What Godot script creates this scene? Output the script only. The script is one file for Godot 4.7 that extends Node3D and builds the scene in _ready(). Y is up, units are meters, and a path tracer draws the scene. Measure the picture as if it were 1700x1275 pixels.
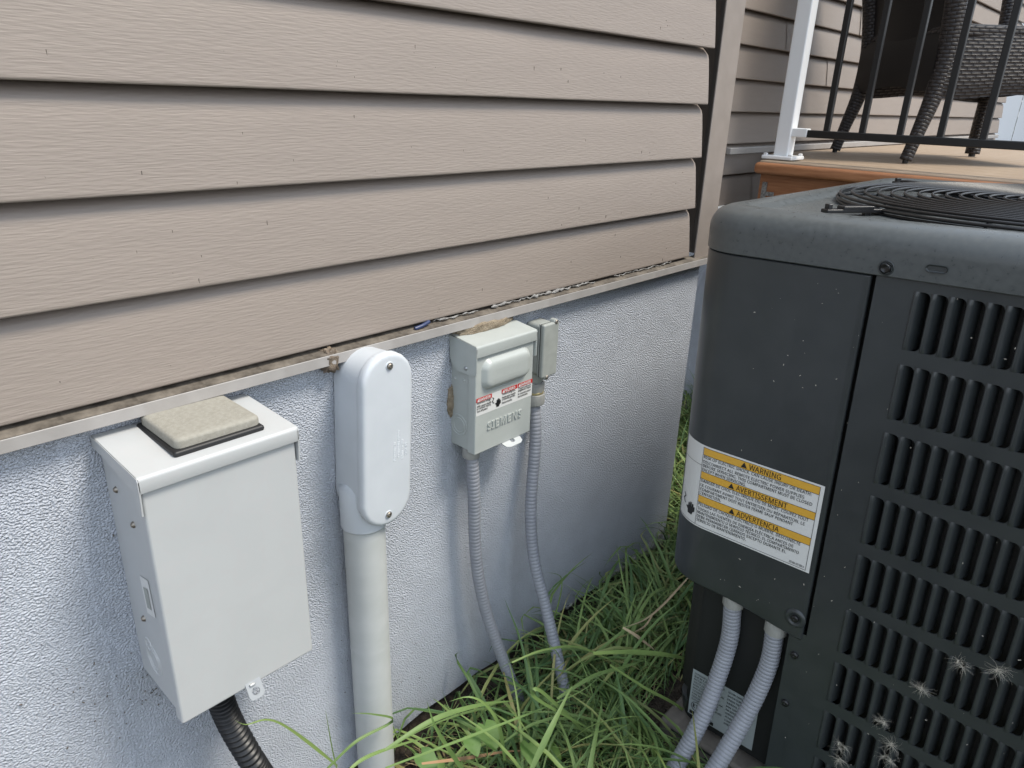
extends Node3D

# ------------------------------------------------------------------ mesh builder
class MB:
	var v := PackedVector3Array()
	var n := PackedVector3Array()
	var u := PackedVector2Array()
	var c := PackedColorArray()
	var ix := PackedInt32Array()
	var xf := Transform3D.IDENTITY
	var col := Color(1, 1, 1)

	func _put(p: Vector3, nn: Vector3, uv: Vector2) -> int:
		v.append(xf * p)
		n.append((xf.basis * nn).normalized())
		u.append(uv)
		c.append(col)
		return v.size() - 1

	# a, b, c counter-clockwise seen from outside
	func _tri(a: int, b: int, d: int) -> void:
		ix.append(a); ix.append(d); ix.append(b)

	func tri(a: Vector3, b: Vector3, d: Vector3) -> void:
		var nn := (b - a).cross(d - a).normalized()
		var i := _put(a, nn, Vector2(a.x, a.y)); _put(b, nn, Vector2(b.x, b.y)); _put(d, nn, Vector2(d.x, d.y))
		_tri(i, i + 1, i + 2)

	func quad(a: Vector3, b: Vector3, d: Vector3, e: Vector3) -> void:
		var nn := (b - a).cross(d - a).normalized()
		var w := (b - a).length()
		var h := (e - a).length()
		var i := _put(a, nn, Vector2(0, 0)); _put(b, nn, Vector2(w, 0)); _put(d, nn, Vector2(w, h)); _put(e, nn, Vector2(0, h))
		_tri(i, i + 1, i + 2); _tri(i, i + 2, i + 3)

	# rows of points; neighbouring rows are joined; normals are smoothed inside the grid
	func grid(rows: Array, closed := false) -> void:
		var nr := rows.size()
		var nc: int = rows[0].size()
		var acc := PackedVector3Array()
		acc.resize(nr * nc)
		var lj := nc if closed else nc - 1
		for i in nr - 1:
			var ra: PackedVector3Array = rows[i]
			var rb: PackedVector3Array = rows[i + 1]
			for j in lj:
				var k := (j + 1) % nc
				var f := (ra[k] - rb[j]).cross(rb[k] - ra[j])
				acc[i * nc + j] += f; acc[i * nc + k] += f
				acc[(i + 1) * nc + j] += f; acc[(i + 1) * nc + k] += f
		var start := v.size()
		var vv := 0.0
		var cols := nc + 1 if closed else nc
		for i in nr:
			var r: PackedVector3Array = rows[i]
			if i > 0: vv += (r[0] - rows[i - 1][0]).length()
			var uu := 0.0
			for j in cols:
				var jj := j % nc
				if j > 0: uu += (r[jj] - r[(j - 1) % nc]).length()
				_put(r[jj], acc[i * nc + jj], Vector2(uu, vv))
		for i in nr - 1:
			for j in cols - 1:
				var a := start + i * cols + j
				_tri(a, a + 1, a + cols + 1); _tri(a, a + cols + 1, a + cols)

	func fan(ring: PackedVector3Array, flip := false) -> void:
		var m := Vector3.ZERO
		for p in ring: m += p
		m /= ring.size()
		for j in ring.size():
			var k := (j + 1) % ring.size()
			if flip: tri(m, ring[k], ring[j])
			else: tri(m, ring[j], ring[k])

	# box with rounded edges
	func box(ctr: Vector3, size: Vector3, r := 0.002, seg := 2) -> void:
		r = min(r, min(size.x, min(size.y, size.z)) * 0.499)
		var h := size * 0.5 - Vector3.ONE * r
		var start := v.size()
		var lat := []
		for i in seg + 1: lat.append([-PI / 2 + PI / 2 * i / seg, -h.y])
		for i in seg + 1: lat.append([PI / 2 * i / seg, h.y])
		var cn := (seg + 1) * 4
		for L in lat:
			for q in 4:
				for i in seg + 1:
					var a := q * PI / 2 + PI / 2 * i / seg
					var nn := Vector3(cos(L[0]) * cos(a), sin(L[0]), -cos(L[0]) * sin(a))
					var sx := 1.0 if (q == 0 or q == 3) else -1.0
					var sz := -1.0 if (q == 0 or q == 1) else 1.0
					var p := ctr + Vector3(sx * h.x, L[1], sz * h.z) + nn * r
					_put(p, nn, Vector2(p.x + p.z, p.y))
		for i in lat.size() - 1:
			for j in cn:
				var k := (j + 1) % cn
				var a := start + i * cn + j
				var b := start + i * cn + k
				_tri(a, b, b + cn); _tri(a, b + cn, a + cn)
		for e in [[0, true], [lat.size() - 1, false]]:
			var s: int = start + e[0] * cn
			var q1: int = s; var q2: int = s + (seg + 1); var q3: int = s + 2 * (seg + 1); var q4: int = s + 3 * (seg + 1)
			if e[1]:
				_tri(q1, q3, q2); _tri(q1, q4, q3)
			else:
				_tri(q1, q2, q3); _tri(q1, q3, q4)

	func tube(pts: PackedVector3Array, rad, seg := 10, caps := true) -> void:
		var rows := []
		var t0 := (pts[1] - pts[0]).normalized()
		var up := Vector3.UP if abs(t0.y) < 0.9 else Vector3.RIGHT
		var side := t0.cross(up).normalized()
		for i in pts.size():
			var t := (pts[min(i + 1, pts.size() - 1)] - pts[max(i - 1, 0)]).normalized()
			side = (side - t * t.dot(side)).normalized()
			var s2 := t.cross(side)
			var rr: float = rad if (rad is float) else rad[i]
			var row := PackedVector3Array()
			for j in seg:
				var a := TAU * j / seg
				row.append(pts[i] + (side * cos(a) + s2 * sin(a)) * rr)
			rows.append(row)
		grid(rows, true)
		if caps:
			fan(rows[0], true)
			fan(rows[rows.size() - 1])

	# profile of [radius, height] turned round the y axis
	func lathe(prof: Array, seg := 24) -> void:
		var rows := []
		for p in prof:
			var row := PackedVector3Array()
			for j in seg:
				var a := TAU * j / seg
				row.append(Vector3(p[0] * cos(a), p[1], -p[0] * sin(a)))
			rows.append(row)
		grid(rows, true)

	# flat outline in x, y pushed out along z
	func prism(poly: PackedVector2Array, z0: float, z1: float) -> void:
		var q := poly
		if Geometry2D.is_polygon_clockwise(q): q = PackedVector2Array(Array(q).map(func(e): return e)); 
		var area := 0.0
		for i in q.size():
			var a := q[i]; var b := q[(i + 1) % q.size()]
			area += a.x * b.y - b.x * a.y
		if area < 0: q.reverse()
		var t := Geometry2D.triangulate_polygon(q)
		for i in range(0, t.size(), 3):
			var a := q[t[i]]; var b := q[t[i + 1]]; var d := q[t[i + 2]]
			if (b - a).cross(d - a) < 0:
				var s := b; b = d; d = s
			tri(Vector3(a.x, a.y, z1), Vector3(b.x, b.y, z1), Vector3(d.x, d.y, z1))
			tri(Vector3(a.x, a.y, z0), Vector3(d.x, d.y, z0), Vector3(b.x, b.y, z0))
		for i in q.size():
			var a := q[i]; var b := q[(i + 1) % q.size()]
			quad(Vector3(a.x, a.y, z0), Vector3(b.x, b.y, z0), Vector3(b.x, b.y, z1), Vector3(a.x, a.y, z1))

	func mesh(m: Material) -> ArrayMesh:
		var arr := []
		arr.resize(Mesh.ARRAY_MAX)
		arr[Mesh.ARRAY_VERTEX] = v
		arr[Mesh.ARRAY_NORMAL] = n
		arr[Mesh.ARRAY_TEX_UV] = u
		arr[Mesh.ARRAY_COLOR] = c
		arr[Mesh.ARRAY_INDEX] = ix
		var am := ArrayMesh.new()
		am.add_surface_from_arrays(Mesh.PRIMITIVE_TRIANGLES, arr)
		am.surface_set_material(0, m)
		return am

# ------------------------------------------------------------------ nodes
var taken := {}

func numbered(called: String) -> String:
	if not taken.has(called):
		taken[called] = 0
		return called
	taken[called] += 1
	return "%s_%03d" % [called, taken[called]]

func thing(called: String, label: String, category: String, at := Vector3.ZERO, group := "") -> Node3D:
	var o := Node3D.new()
	o.name = numbered(called)
	add_child(o)
	o.position = at
	tag(o, label, category, group)
	return o

func tag(o: Node, label: String, category: String, group := "", kind := "") -> void:
	o.set_meta("label", label)
	o.set_meta("category", category)
	if group: o.set_meta("group", group)
	if kind: o.set_meta("kind", kind)

func put(called: String, am: Mesh, parent: Node, at := Transform3D.IDENTITY) -> MeshInstance3D:
	var o := MeshInstance3D.new()
	o.name = called if parent != self else numbered(called)
	o.mesh = am
	parent.add_child(o, true)
	o.transform = at
	return o

func part(called: String, b: MB, m: Material, parent: Node) -> MeshInstance3D:
	return put(called, b.mesh(m), parent)

# ------------------------------------------------------------------ camera maths: where a pixel of the 1700 x 1275 photograph looks
const CAM := Vector3(0, 1.055, 0.77)
const FOC := 1194.84
var cam_basis := Basis(Vector3(0.68293, 0.03238, 0.72976), Vector3(0.24863, 0.92907, -0.27390), Vector3(-0.68687, 0.36849, 0.62644)).orthonormalized()

func ray(px: float, py: float) -> Vector3:
	return cam_basis * Vector3(px - 850.0, 637.5 - py, -FOC)
func on_z(px: float, py: float, z: float) -> Vector3:
	var r := ray(px, py)
	return CAM + r * ((z - CAM.z) / r.z)
func on_x(px: float, py: float, x: float) -> Vector3:
	var r := ray(px, py)
	return CAM + r * ((x - CAM.x) / r.x)
func on_y(px: float, py: float, y: float) -> Vector3:
	var r := ray(px, py)
	return CAM + r * ((y - CAM.y) / r.y)

# ------------------------------------------------------------------ materials
var rng := RandomNumberGenerator.new()

func lin(r: float, g: float, b: float) -> Color:
	return Color(r, g, b).linear_to_srgb()

func noise_img(w: int, h: int, freq: float, seed_: int, type := FastNoiseLite.TYPE_SIMPLEX_SMOOTH, oct := 3, warp := 0.0) -> Image:
	var f := FastNoiseLite.new()
	f.seed = seed_
	f.noise_type = type
	f.frequency = freq
	f.fractal_octaves = oct
	if oct <= 1: f.fractal_type = FastNoiseLite.FRACTAL_NONE
	if warp > 0:
		f.domain_warp_enabled = true
		f.domain_warp_amplitude = warp
		f.domain_warp_frequency = freq * 0.5
	return f.get_seamless_image(w, h, false, false, 0.03)

func tex(i: Image) -> ImageTexture:
	return ImageTexture.create_from_image(i)

# a colour texture between two linear colours following a noise
func two_tone(a: Color, b: Color, freq: float, seed_: int, size := 512, oct := 4) -> ImageTexture:
	var im := noise_img(size, size, freq, seed_, FastNoiseLite.TYPE_SIMPLEX_SMOOTH, oct)
	var out := Image.create(size, size, false, Image.FORMAT_RGB8)
	for y in size:
		for x in size:
			out.set_pixel(x, y, a.lerp(b, im.get_pixel(x, y).r).linear_to_srgb())
	return tex(out)

func mat(base: Color, rough := 0.6, metal := 0.0, spec := 0.5) -> StandardMaterial3D:
	var m := StandardMaterial3D.new()
	m.albedo_color = base.linear_to_srgb()
	m.roughness = rough
	m.metallic = metal
	m.metallic_specular = spec
	return m

# worn: noise in colour, uneven gloss and a slight bump, all in world metres
func worn(a: Color, b: Color, rough: float, seed_: int, per_m := 3.0, bump := 0.02, bump_img: Texture2D = null) -> StandardMaterial3D:
	var m := StandardMaterial3D.new()
	m.albedo_texture = two_tone(a, b, 0.012, seed_, 256)
	m.roughness = rough
	m.uv1_triplanar = true
	m.uv1_world_triplanar = false
	m.uv1_scale = Vector3.ONE * per_m
	if bump > 0 and bump_img:
		m.heightmap_enabled = true
		m.heightmap_texture = bump_img
		m.heightmap_scale = bump
	return m

var M := {}

func make_materials() -> void:
	# vinyl siding: embossed wood grain, long along the board
	var s := StandardMaterial3D.new()
	var g1 := noise_img(1024, 1024, 0.045, 11, FastNoiseLite.TYPE_SIMPLEX_SMOOTH, 2, 8.0)
	var alb := Image.create(1024, 1024, false, Image.FORMAT_RGB8)
	var tone := noise_img(1024, 1024, 0.006, 5, FastNoiseLite.TYPE_SIMPLEX_SMOOTH, 3)
	for y in 1024:
		for x in 1024:
			var t := 0.955 + 0.06 * tone.get_pixel(x, y).r + 0.05 * (g1.get_pixel(x, y).r - 0.5)
			alb.set_pixel(x, y, Color(0.278 * t, 0.235 * t, 0.203 * t).linear_to_srgb())
	s.albedo_texture = tex(alb)
	s.heightmap_enabled = true
	s.heightmap_texture = tex(g1)
	s.heightmap_scale = 0.026
	s.uv1_scale = Vector3(0.72, 6.4, 1)
	s.roughness = 0.5
	M.siding = s
	M.trim = worn(Color(0.25, 0.213, 0.184), Color(0.29, 0.247, 0.215), 0.5, 21, 5.0)
	M.flash = worn(Color(0.33, 0.31, 0.292), Color(0.39, 0.37, 0.352), 0.45, 22, 6.0)
	M.ledge = worn(Color(0.05, 0.04, 0.03), Color(0.21, 0.18, 0.145), 0.8, 23, 14.0)
	# stucco
	var st := StandardMaterial3D.new()
	var cell := noise_img(1024, 1024, 0.095, 31, FastNoiseLite.TYPE_SIMPLEX_SMOOTH, 3, 5.0)
	var alb2 := Image.create(1024, 1024, false, Image.FORMAT_RGB8)
	var speck := noise_img(1024, 1024, 0.1, 37, FastNoiseLite.TYPE_SIMPLEX_SMOOTH, 2)
	var tone2 := noise_img(1024, 1024, 0.004, 35, FastNoiseLite.TYPE_SIMPLEX_SMOOTH, 4)
	for y in 1024:
		for x in 1024:
			var t := 0.93 + 0.1 * tone2.get_pixel(x, y).r + 0.30 * (speck.get_pixel(x, y).r - 0.5)
			alb2.set_pixel(x, y, Color(0.53 * t, 0.56 * t, 0.62 * t).linear_to_srgb())
	st.albedo_texture = tex(alb2)
	st.heightmap_enabled = true
	st.heightmap_texture = tex(cell)
	st.heightmap_scale = 0.38
	st.uv1_scale = Vector3(2.8, 3.2, 1)
	st.roughness = 0.92
	st.metallic_specular = 0.2
	M.stucco = st
	var fine := tex(noise_img(256, 256, 0.08, 41, FastNoiseLite.TYPE_SIMPLEX_SMOOTH, 3))
	M.fine = fine
	M.box_grey = worn(Color(0.465, 0.475, 0.475), Color(0.485, 0.495, 0.495), 0.38, 42, 4.0, 0.004, fine)
	M.cap_taupe = worn(Color(0.27, 0.255, 0.215), Color(0.34, 0.325, 0.28), 0.8, 43, 40.0, 0.03, fine)
	M.black_rubber = mat(Color(0.012, 0.012, 0.013), 0.5)
	M.hose_black = mat(Color(0.009, 0.009, 0.01), 0.42)
	M.pvc = worn(Color(0.54, 0.57, 0.60), Color(0.58, 0.61, 0.64), 0.42, 44, 5.0)
	M.pvc_pipe = worn(Color(0.45, 0.47, 0.46), Color(0.52, 0.535, 0.53), 0.5, 45, 5.0)
	M.disc_grey = worn(Color(0.39, 0.415, 0.395), Color(0.43, 0.455, 0.435), 0.32, 46, 6.0, 0.004, fine)
	M.outlet_grey = worn(Color(0.30, 0.315, 0.295), Color(0.36, 0.375, 0.35), 0.45, 47, 12.0)
	M.zinc = mat(Color(0.42, 0.43, 0.43), 0.45, 0.8)
	M.steel = mat(Color(0.30, 0.27, 0.23), 0.4, 0.9)
	M.conduit = worn(Color(0.235, 0.245, 0.275), Color(0.275, 0.285, 0.315), 0.42, 48, 9.0)
	M.fitting = worn(Color(0.27, 0.27, 0.26), Color(0.35, 0.35, 0.33), 0.5, 49, 20.0)
	M.brass = mat(Color(0.5, 0.42, 0.22), 0.45, 0.6)
	M.foam = worn(Color(0.16, 0.12, 0.075), Color(0.40, 0.33, 0.24), 0.9, 50, 22.0, 0.25, fine)
	M.caulk = worn(Color(0.07, 0.05, 0.035), Color(0.27, 0.21, 0.15), 0.5, 51, 25.0, 0.1, fine)
	M.foil = worn(Color(0.14, 0.13, 0.12), Color(0.5, 0.49, 0.47), 0.6, 52, 30.0, 0.2, fine)
	M.blue_wrap = mat(Color(0.03, 0.045, 0.11), 0.4)
	# air conditioner paint
	var ac := StandardMaterial3D.new()
	ac.albedo_texture = two_tone(Color(0.028, 0.033, 0.035), Color(0.039, 0.044, 0.046), 0.016, 61, 256, 5)
	ac.uv1_triplanar = true
	ac.uv1_scale = Vector3.ONE * 3.0
	ac.roughness = 0.3
	ac.heightmap_enabled = true
	ac.heightmap_texture = fine
	ac.heightmap_scale = 0.006
	M.ac = ac
	# the top of the cap is powdered with dust and dried drops
	var cap := StandardMaterial3D.new()
	var d1 := noise_img(1024, 1024, 0.018, 63, FastNoiseLite.TYPE_SIMPLEX_SMOOTH, 5)
	var d2 := noise_img(1024, 1024, 0.07, 64, FastNoiseLite.TYPE_CELLULAR, 1)
	var capim := Image.create(1024, 1024, false, Image.FORMAT_RGB8)
	var caprough := Image.create(1024, 1024, false, Image.FORMAT_RGB8)
	for y in 1024:
		for x in 1024:
			var a := smoothstep(0.1, 0.95, d1.get_pixel(x, y).r)
			var sp := smoothstep(0.72, 0.9, d2.get_pixel(x, y).r) * a
			var k := clampf(0.11 + 0.06 * a + 0.04 * sp, 0, 1)
			capim.set_pixel(x, y, Color(0.036, 0.041, 0.043).lerp(Color(0.33, 0.355, 0.35), k).linear_to_srgb())
			var rr := 0.26 + 0.18 * a
			caprough.set_pixel(x, y, Color(rr, rr, rr))
	cap.albedo_texture = tex(capim)
	cap.roughness_texture = tex(caprough)
	cap.roughness = 1.0
	cap.uv1_triplanar = true
	cap.uv1_scale = Vector3.ONE * 4.6
	M.ac_cap = cap
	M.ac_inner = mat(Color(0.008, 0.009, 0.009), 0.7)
	var coil := StandardMaterial3D.new()
	coil.albedo_texture = two_tone(Color(0.006, 0.006, 0.006), Color(0.02, 0.019, 0.018), 0.05, 66, 256)
	coil.uv1_triplanar = true
	coil.uv1_scale = Vector3(6, 60, 6)
	coil.roughness = 0.6
	M.coil = coil
	M.wire = mat(Color(0.010, 0.010, 0.011), 0.32)
	M.white_label = mat(Color(0.66, 0.66, 0.645), 0.4)
	M.yellow = mat(Color(0.66, 0.37, 0.045), 0.42)
	M.ink = mat(Color(0.012, 0.012, 0.013), 0.45)
	M.red = mat(Color(0.5, 0.035, 0.03), 0.42)
	M.silver_label = mat(Color(0.34, 0.38, 0.39), 0.4)
	M.moulded = mat(Color(0.66, 0.69, 0.71), 0.45)
	# deck and railing
	var wood := StandardMaterial3D.new()
	wood.albedo_texture = two_tone(Color(0.24, 0.175, 0.12), Color(0.38, 0.295, 0.215), 0.012, 71, 512)
	wood.uv1_triplanar = true
	wood.uv1_scale = Vector3(9, 9, 1.0)
	wood.roughness = 0.7
	M.deck = wood
	var cedar := StandardMaterial3D.new()
	cedar.albedo_texture = two_tone(Color(0.26, 0.098, 0.036), Color(0.42, 0.19, 0.085), 0.012, 72, 512)
	cedar.uv1_triplanar = true
	cedar.uv1_scale = Vector3(9, 14, 1.2)
	cedar.roughness = 0.5
	M.cedar = cedar
	M.white_paint = mat(Color(0.78, 0.79, 0.79), 0.35)
	M.rail_black = mat(Color(0.007, 0.0075, 0.008), 0.4)
	# wicker weave
	var wv := StandardMaterial3D.new()
	var wi := Image.create(128, 128, false, Image.FORMAT_RGB8)
	var wb := Image.create(128, 128, false, Image.FORMAT_RGB8)
	for y in 128:
		for x in 128:
			var row := int(y / 32.0)
			var xx := fposmod(x + (row % 2) * 32.0, 64.0) / 64.0
			var yy := fposmod(y, 32.0) / 32.0
			var h := pow(sin(PI * xx), 0.5) * pow(sin(PI * yy), 0.4)
			var k := 0.35 + 0.65 * h
			wb.set_pixel(x, y, Color(h, h, h))
			wi.set_pixel(x, y, Color(0.032 * k, 0.027 * k, 0.027 * k).linear_to_srgb())
	wv.albedo_texture = tex(wi)
	wv.heightmap_enabled = true
	wv.heightmap_texture = tex(wb)
	wv.heightmap_scale = 0.35
	wv.uv1_scale = Vector3(16, 24, 1)
	wv.roughness = 0.5
	M.wicker = wv
	M.chair_dark = mat(Color(0.008, 0.007, 0.007), 0.6)
	# ground and plants
	var so := StandardMaterial3D.new()
	so.albedo_texture = two_tone(Color(0.018, 0.013, 0.009), Color(0.085, 0.065, 0.045), 0.03, 81, 512, 5)
	so.uv1_triplanar = true
	so.uv1_scale = Vector3.ONE * 2.5
	so.roughness = 0.95
	so.heightmap_enabled = true
	so.heightmap_texture = tex(noise_img(512, 512, 0.03, 82, FastNoiseLite.TYPE_SIMPLEX_SMOOTH, 5))
	so.heightmap_scale = 2.0
	M.soil = so
	M.concrete = worn(Color(0.06, 0.055, 0.05), Color(0.14, 0.13, 0.12), 0.9, 83, 8.0, 0.3, fine)
	M.pad = worn(Color(0.13, 0.115, 0.10), Color(0.20, 0.18, 0.155), 0.8, 84, 9.0)
	var gr := StandardMaterial3D.new()
	gr.vertex_color_use_as_albedo = true
	gr.roughness = 0.55
	gr.backlight_enabled = true
	gr.backlight = Color(0.24, 0.32, 0.1)
	M.grass = gr
	var stw := StandardMaterial3D.new()
	stw.vertex_color_use_as_albedo = true
	stw.roughness = 0.8
	M.straw = stw
	M.fluff = mat(Color(0.58, 0.54, 0.46), 0.8)
	M.leaf_far = gr
	M.bark = mat(Color(0.09, 0.07, 0.05), 0.9)
	M.glassy = mat(Color(0.02, 0.03, 0.025), 0.1)

# ------------------------------------------------------------------ text
var sans := SystemFont.new()

# adds a line of lettering; place maps (x along the line, y up, lift) to a point
func text_into(b: MB, s: String, height: float, place: Callable, align := 0.0, bold := false, width := 0.0, depth := 0.0004) -> void:
	var t := TextMesh.new()
	var f := SystemFont.new()
	f.font_names = PackedStringArray(["Droid Sans"])
	if bold: f.font_weight = 700
	t.font = f
	t.text = s
	t.font_size = 48
	t.pixel_size = height / 35.0
	t.depth = depth
	t.curve_step = 3.0
	t.horizontal_alignment = HORIZONTAL_ALIGNMENT_LEFT
	t.vertical_alignment = VERTICAL_ALIGNMENT_BOTTOM
	if t.get_surface_count() == 0: return
	for si in t.get_surface_count():
		var arr := t.surface_get_arrays(si)
		var vs: PackedVector3Array = arr[Mesh.ARRAY_VERTEX]
		var ns: PackedVector3Array = arr[Mesh.ARRAY_NORMAL]
		var ids: PackedInt32Array = arr[Mesh.ARRAY_INDEX]
		var lo := 1e9; var hi := -1e9
		var ylo := 1e9
		for p in vs:
			lo = min(lo, p.x); hi = max(hi, p.x); ylo = min(ylo, p.y)
		var k := 1.0
		if width > 0: k = width / (hi - lo)
		var st := b.v.size()
		for i in vs.size():
			var p := vs[i]
			var q: Vector3 = place.call((p.x - lo - (hi - lo) * align) * k, p.y - ylo, p.z + depth * 0.5)
			var q2: Vector3 = place.call((p.x - lo - (hi - lo) * align) * k + ns[i].x * 1e-3, p.y - ylo + ns[i].y * 1e-3, p.z + depth * 0.5 + ns[i].z * 1e-3)
			b._put(q, (q2 - q).normalized(), Vector2.ZERO)
		for i in ids: b.ix.append(st + i)

# a flat outline laid on a surface through place
func poly_into(b: MB, pts: PackedVector2Array, place: Callable, lift: float) -> void:
	var t := Geometry2D.triangulate_polygon(pts)
	for i in range(0, t.size(), 3):
		var q := [pts[t[i]], pts[t[i + 1]], pts[t[i + 2]]]
		if (q[1] - q[0]).cross(q[2] - q[0]) < 0: q.reverse()
		b.tri(place.call(q[0].x, q[0].y, lift), place.call(q[1].x, q[1].y, lift), place.call(q[2].x, q[2].y, lift))

func rect_into(b: MB, x0: float, x1: float, y0: float, y1: float, place: Callable, lift: float, seg := 1) -> void:
	var rows := []
	for y in [y0, y1]:
		var r := PackedVector3Array()
		for i in seg + 1: r.append(place.call(lerpf(x0, x1, float(i) / seg), y, lift))
		rows.append(r)
	b.grid(rows)

# hand struck by a jagged bolt, and the wire above it
func shock_sign(b: MB, x: float, y: float, s: float, place: Callable, lift: float) -> void:
	var hand := PackedVector2Array([Vector2(.25, 0), Vector2(.72, 0), Vector2(.78, .22), Vector2(1, .42), Vector2(1, .8), Vector2(.88, .82), Vector2(.86, .62), Vector2(.84, 1.02), Vector2(.7, 1.04), Vector2(.66, .7), Vector2(.62, 1.12), Vector2(.46, 1.12), Vector2(.44, .7), Vector2(.38, 1.0), Vector2(.24, .98), Vector2(.22, .6), Vector2(.0, .62), Vector2(0, .5), Vector2(.2, .3)])
	for i in hand.size(): hand[i] = Vector2(x, y) + hand[i] * s
	poly_into(b, hand, place, lift)
	var w := PackedVector2Array([Vector2(-.55, 1.5), Vector2(-.35, 1.3), Vector2(-.6, 1.0), Vector2(-.4, .72), Vector2(-.2, .62), Vector2(-.18, .72), Vector2(-.32, .8), Vector2(-.44, 1.0), Vector2(-.22, 1.3), Vector2(-.47, 1.56)])
	for i in w.size(): w[i] = Vector2(x, y) + w[i] * s
	poly_into(b, w, place, lift)

# ------------------------------------------------------------------ curves
func curve(pts: Array, step: float) -> PackedVector3Array:
	var cv := Curve3D.new()
	cv.bake_interval = step
	for i in pts.size():
		var p: Vector3 = pts[i]
		var a: Vector3 = pts[max(i - 1, 0)]
		var d: Vector3 = pts[min(i + 1, pts.size() - 1)]
		var t := (d - a) / 6.0
		cv.add_point(p, -t, t)
	return cv.get_baked_points()

func ribbed(b: MB, pts: Array, r: float, depth: float, pitch: float, seg := 16) -> void:
	var cv := Curve3D.new()
	cv.bake_interval = 0.004
	for i in pts.size():
		var t: Vector3 = (pts[min(i + 1, pts.size() - 1)] - pts[max(i - 1, 0)]) / 6.0
		cv.add_point(pts[i], -t, t)
	var n := int(cv.get_baked_length() / pitch * 8.0)
	var path := PackedVector3Array()
	var rad := []
	for i in n:
		path.append(cv.sample_baked(pitch / 8.0 * i, true))
		rad.append(r - depth * pow(abs(cos(PI * i / 8.0)), 5.0))
	b.tube(path, rad, seg)

func _ready() -> void:
	rng.seed = 7
	setup_view()
	make_materials()
	build_ground()
	build_house()
	build_deck()
	build_enclosure()
	build_riser()
	build_disconnect()
	build_outlet()
	build_wall_conduits()
	build_sealants()
	build_air_conditioner()
	build_railing()
	build_chair()
	build_fence()
	build_plants()
	build_fluff()

# ------------------------------------------------------------------ view and light
func setup_view() -> void:
	var cam := Camera3D.new()
	cam.name = "camera"
	cam.fov = 56.16
	cam.near = 0.02
	cam.far = 200.0
	cam.transform = Transform3D(cam_basis, CAM)
	add_child(cam)
	cam.current = true
	var we := WorldEnvironment.new()
	we.name = "environment"
	var e := Environment.new()
	var sky := Sky.new()
	var sm := ProceduralSkyMaterial.new()
	sm.sky_top_color = Color(0.80, 0.86, 0.94)
	sm.sky_horizon_color = Color(0.93, 0.94, 0.95)
	sm.sky_curve = 0.2
	sm.sky_energy_multiplier = 0.9
	sm.ground_bottom_color = Color(0.16, 0.18, 0.13)
	sm.ground_horizon_color = Color(0.5, 0.52, 0.48)
	sky.sky_material = sm
	e.background_mode = Environment.BG_SKY
	e.sky = sky
	e.tonemap_mode = Environment.TONE_MAPPER_LINEAR
	e.tonemap_exposure = 2.5
	e.sdfgi_enabled = true
	e.ssao_enabled = true
	e.ssil_enabled = true
	we.environment = e
	add_child(we)
	var sun := DirectionalLight3D.new()
	sun.name = "sun"
	sun.light_energy = 0.5
	sun.light_angular_distance = 18.0
	sun.light_color = Color(1.0, 0.97, 0.92)
	sun.shadow_enabled = true
	add_child(sun)
	sun.look_at_from_position(Vector3(1.25, 4.0, 2.1), Vector3.ZERO)

# ------------------------------------------------------------------ ground
func ground_y(x: float, z: float) -> float:
	return -0.022 + 0.012 * sin(x * 7.0 + z * 3.0) * cos(z * 9.0 - x * 2.0) - 0.015 * exp(-z * z / 0.004)

func build_ground() -> void:
	var b := MB.new()
	var xs := []
	var zs := []
	for i in 81: xs.append(-0.6 + i * 0.05)
	for i in 61: zs.append(-0.9 + i * 0.05)
	xs = [-60.0, -20.0, -6.0, -2.0] + xs + [4.5, 6.0, 9.0, 20.0, 60.0]
	zs = [-60.0, -20.0, -6.0, -2.0] + zs + [3.0, 6.0, 20.0, 60.0]
	var rows := []
	for z in zs:
		var r := PackedVector3Array()
		for x in xs: r.append(Vector3(x, ground_y(x, z) if abs(x) < 5 and abs(z) < 3 else -0.022, z))
		rows.append(r)
	rows.reverse()
	b.grid(rows)
	var o := part("ground", b, M.soil, self)
	o.set_meta("kind", "structure")
	o.set_meta("label", "dark soil under the grass along the house")

# ------------------------------------------------------------------ house
const EXPO := 0.102
const ZB := -0.44          # the wall that steps back behind the deck
const XC := 1.472          # corner of the foundation

func siding_mesh(x0: float, x1: float, y0: float, h: float, seed_: int) -> MB:
	var b := MB.new()
	# profile from the hidden lock at the back of the butt to the top under the next course
	var prof := [Vector2(0.012, -0.0165), Vector2(0.002, -0.0125), Vector2(0.0, -0.0095), Vector2(0.0, -0.0095), Vector2(0.0, -0.0018), Vector2(0.0006, -0.0005), Vector2(0.0022, 0.0), Vector2(0.005, -0.0002), Vector2(0.03, -0.0030), Vector2(0.06, -0.0066), Vector2(0.083, -0.0100), Vector2(0.091, -0.0128), Vector2(0.097, -0.0185), Vector2(h + 0.002, -0.026), Vector2(h + 0.012, -0.030)]
	var nx := int(max(1, (x1 - x0) / 0.12))
	var r := RandomNumberGenerator.new()
	r.seed = seed_
	var wob := []
	for i in nx + 1: wob.append(r.randf_range(-0.0006, 0.0006))
	var rows := []
	for p in prof:
		var row := PackedVector3Array()
		for i in nx + 1:
			row.append(Vector3(lerpf(x0, x1, float(i) / nx), y0 + p.x + wob[i] * 0.5, p.y + wob[i]))
		rows.append(row)
	b.grid(rows)
	# uv: metres along the board, its own stretch of grain
	var off := r.randf() * 3.0
	for i in b.v.size():
		b.u[i] = Vector2(b.v[i].x + off * 2.3, b.v[i].y + off)
	return b

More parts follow.
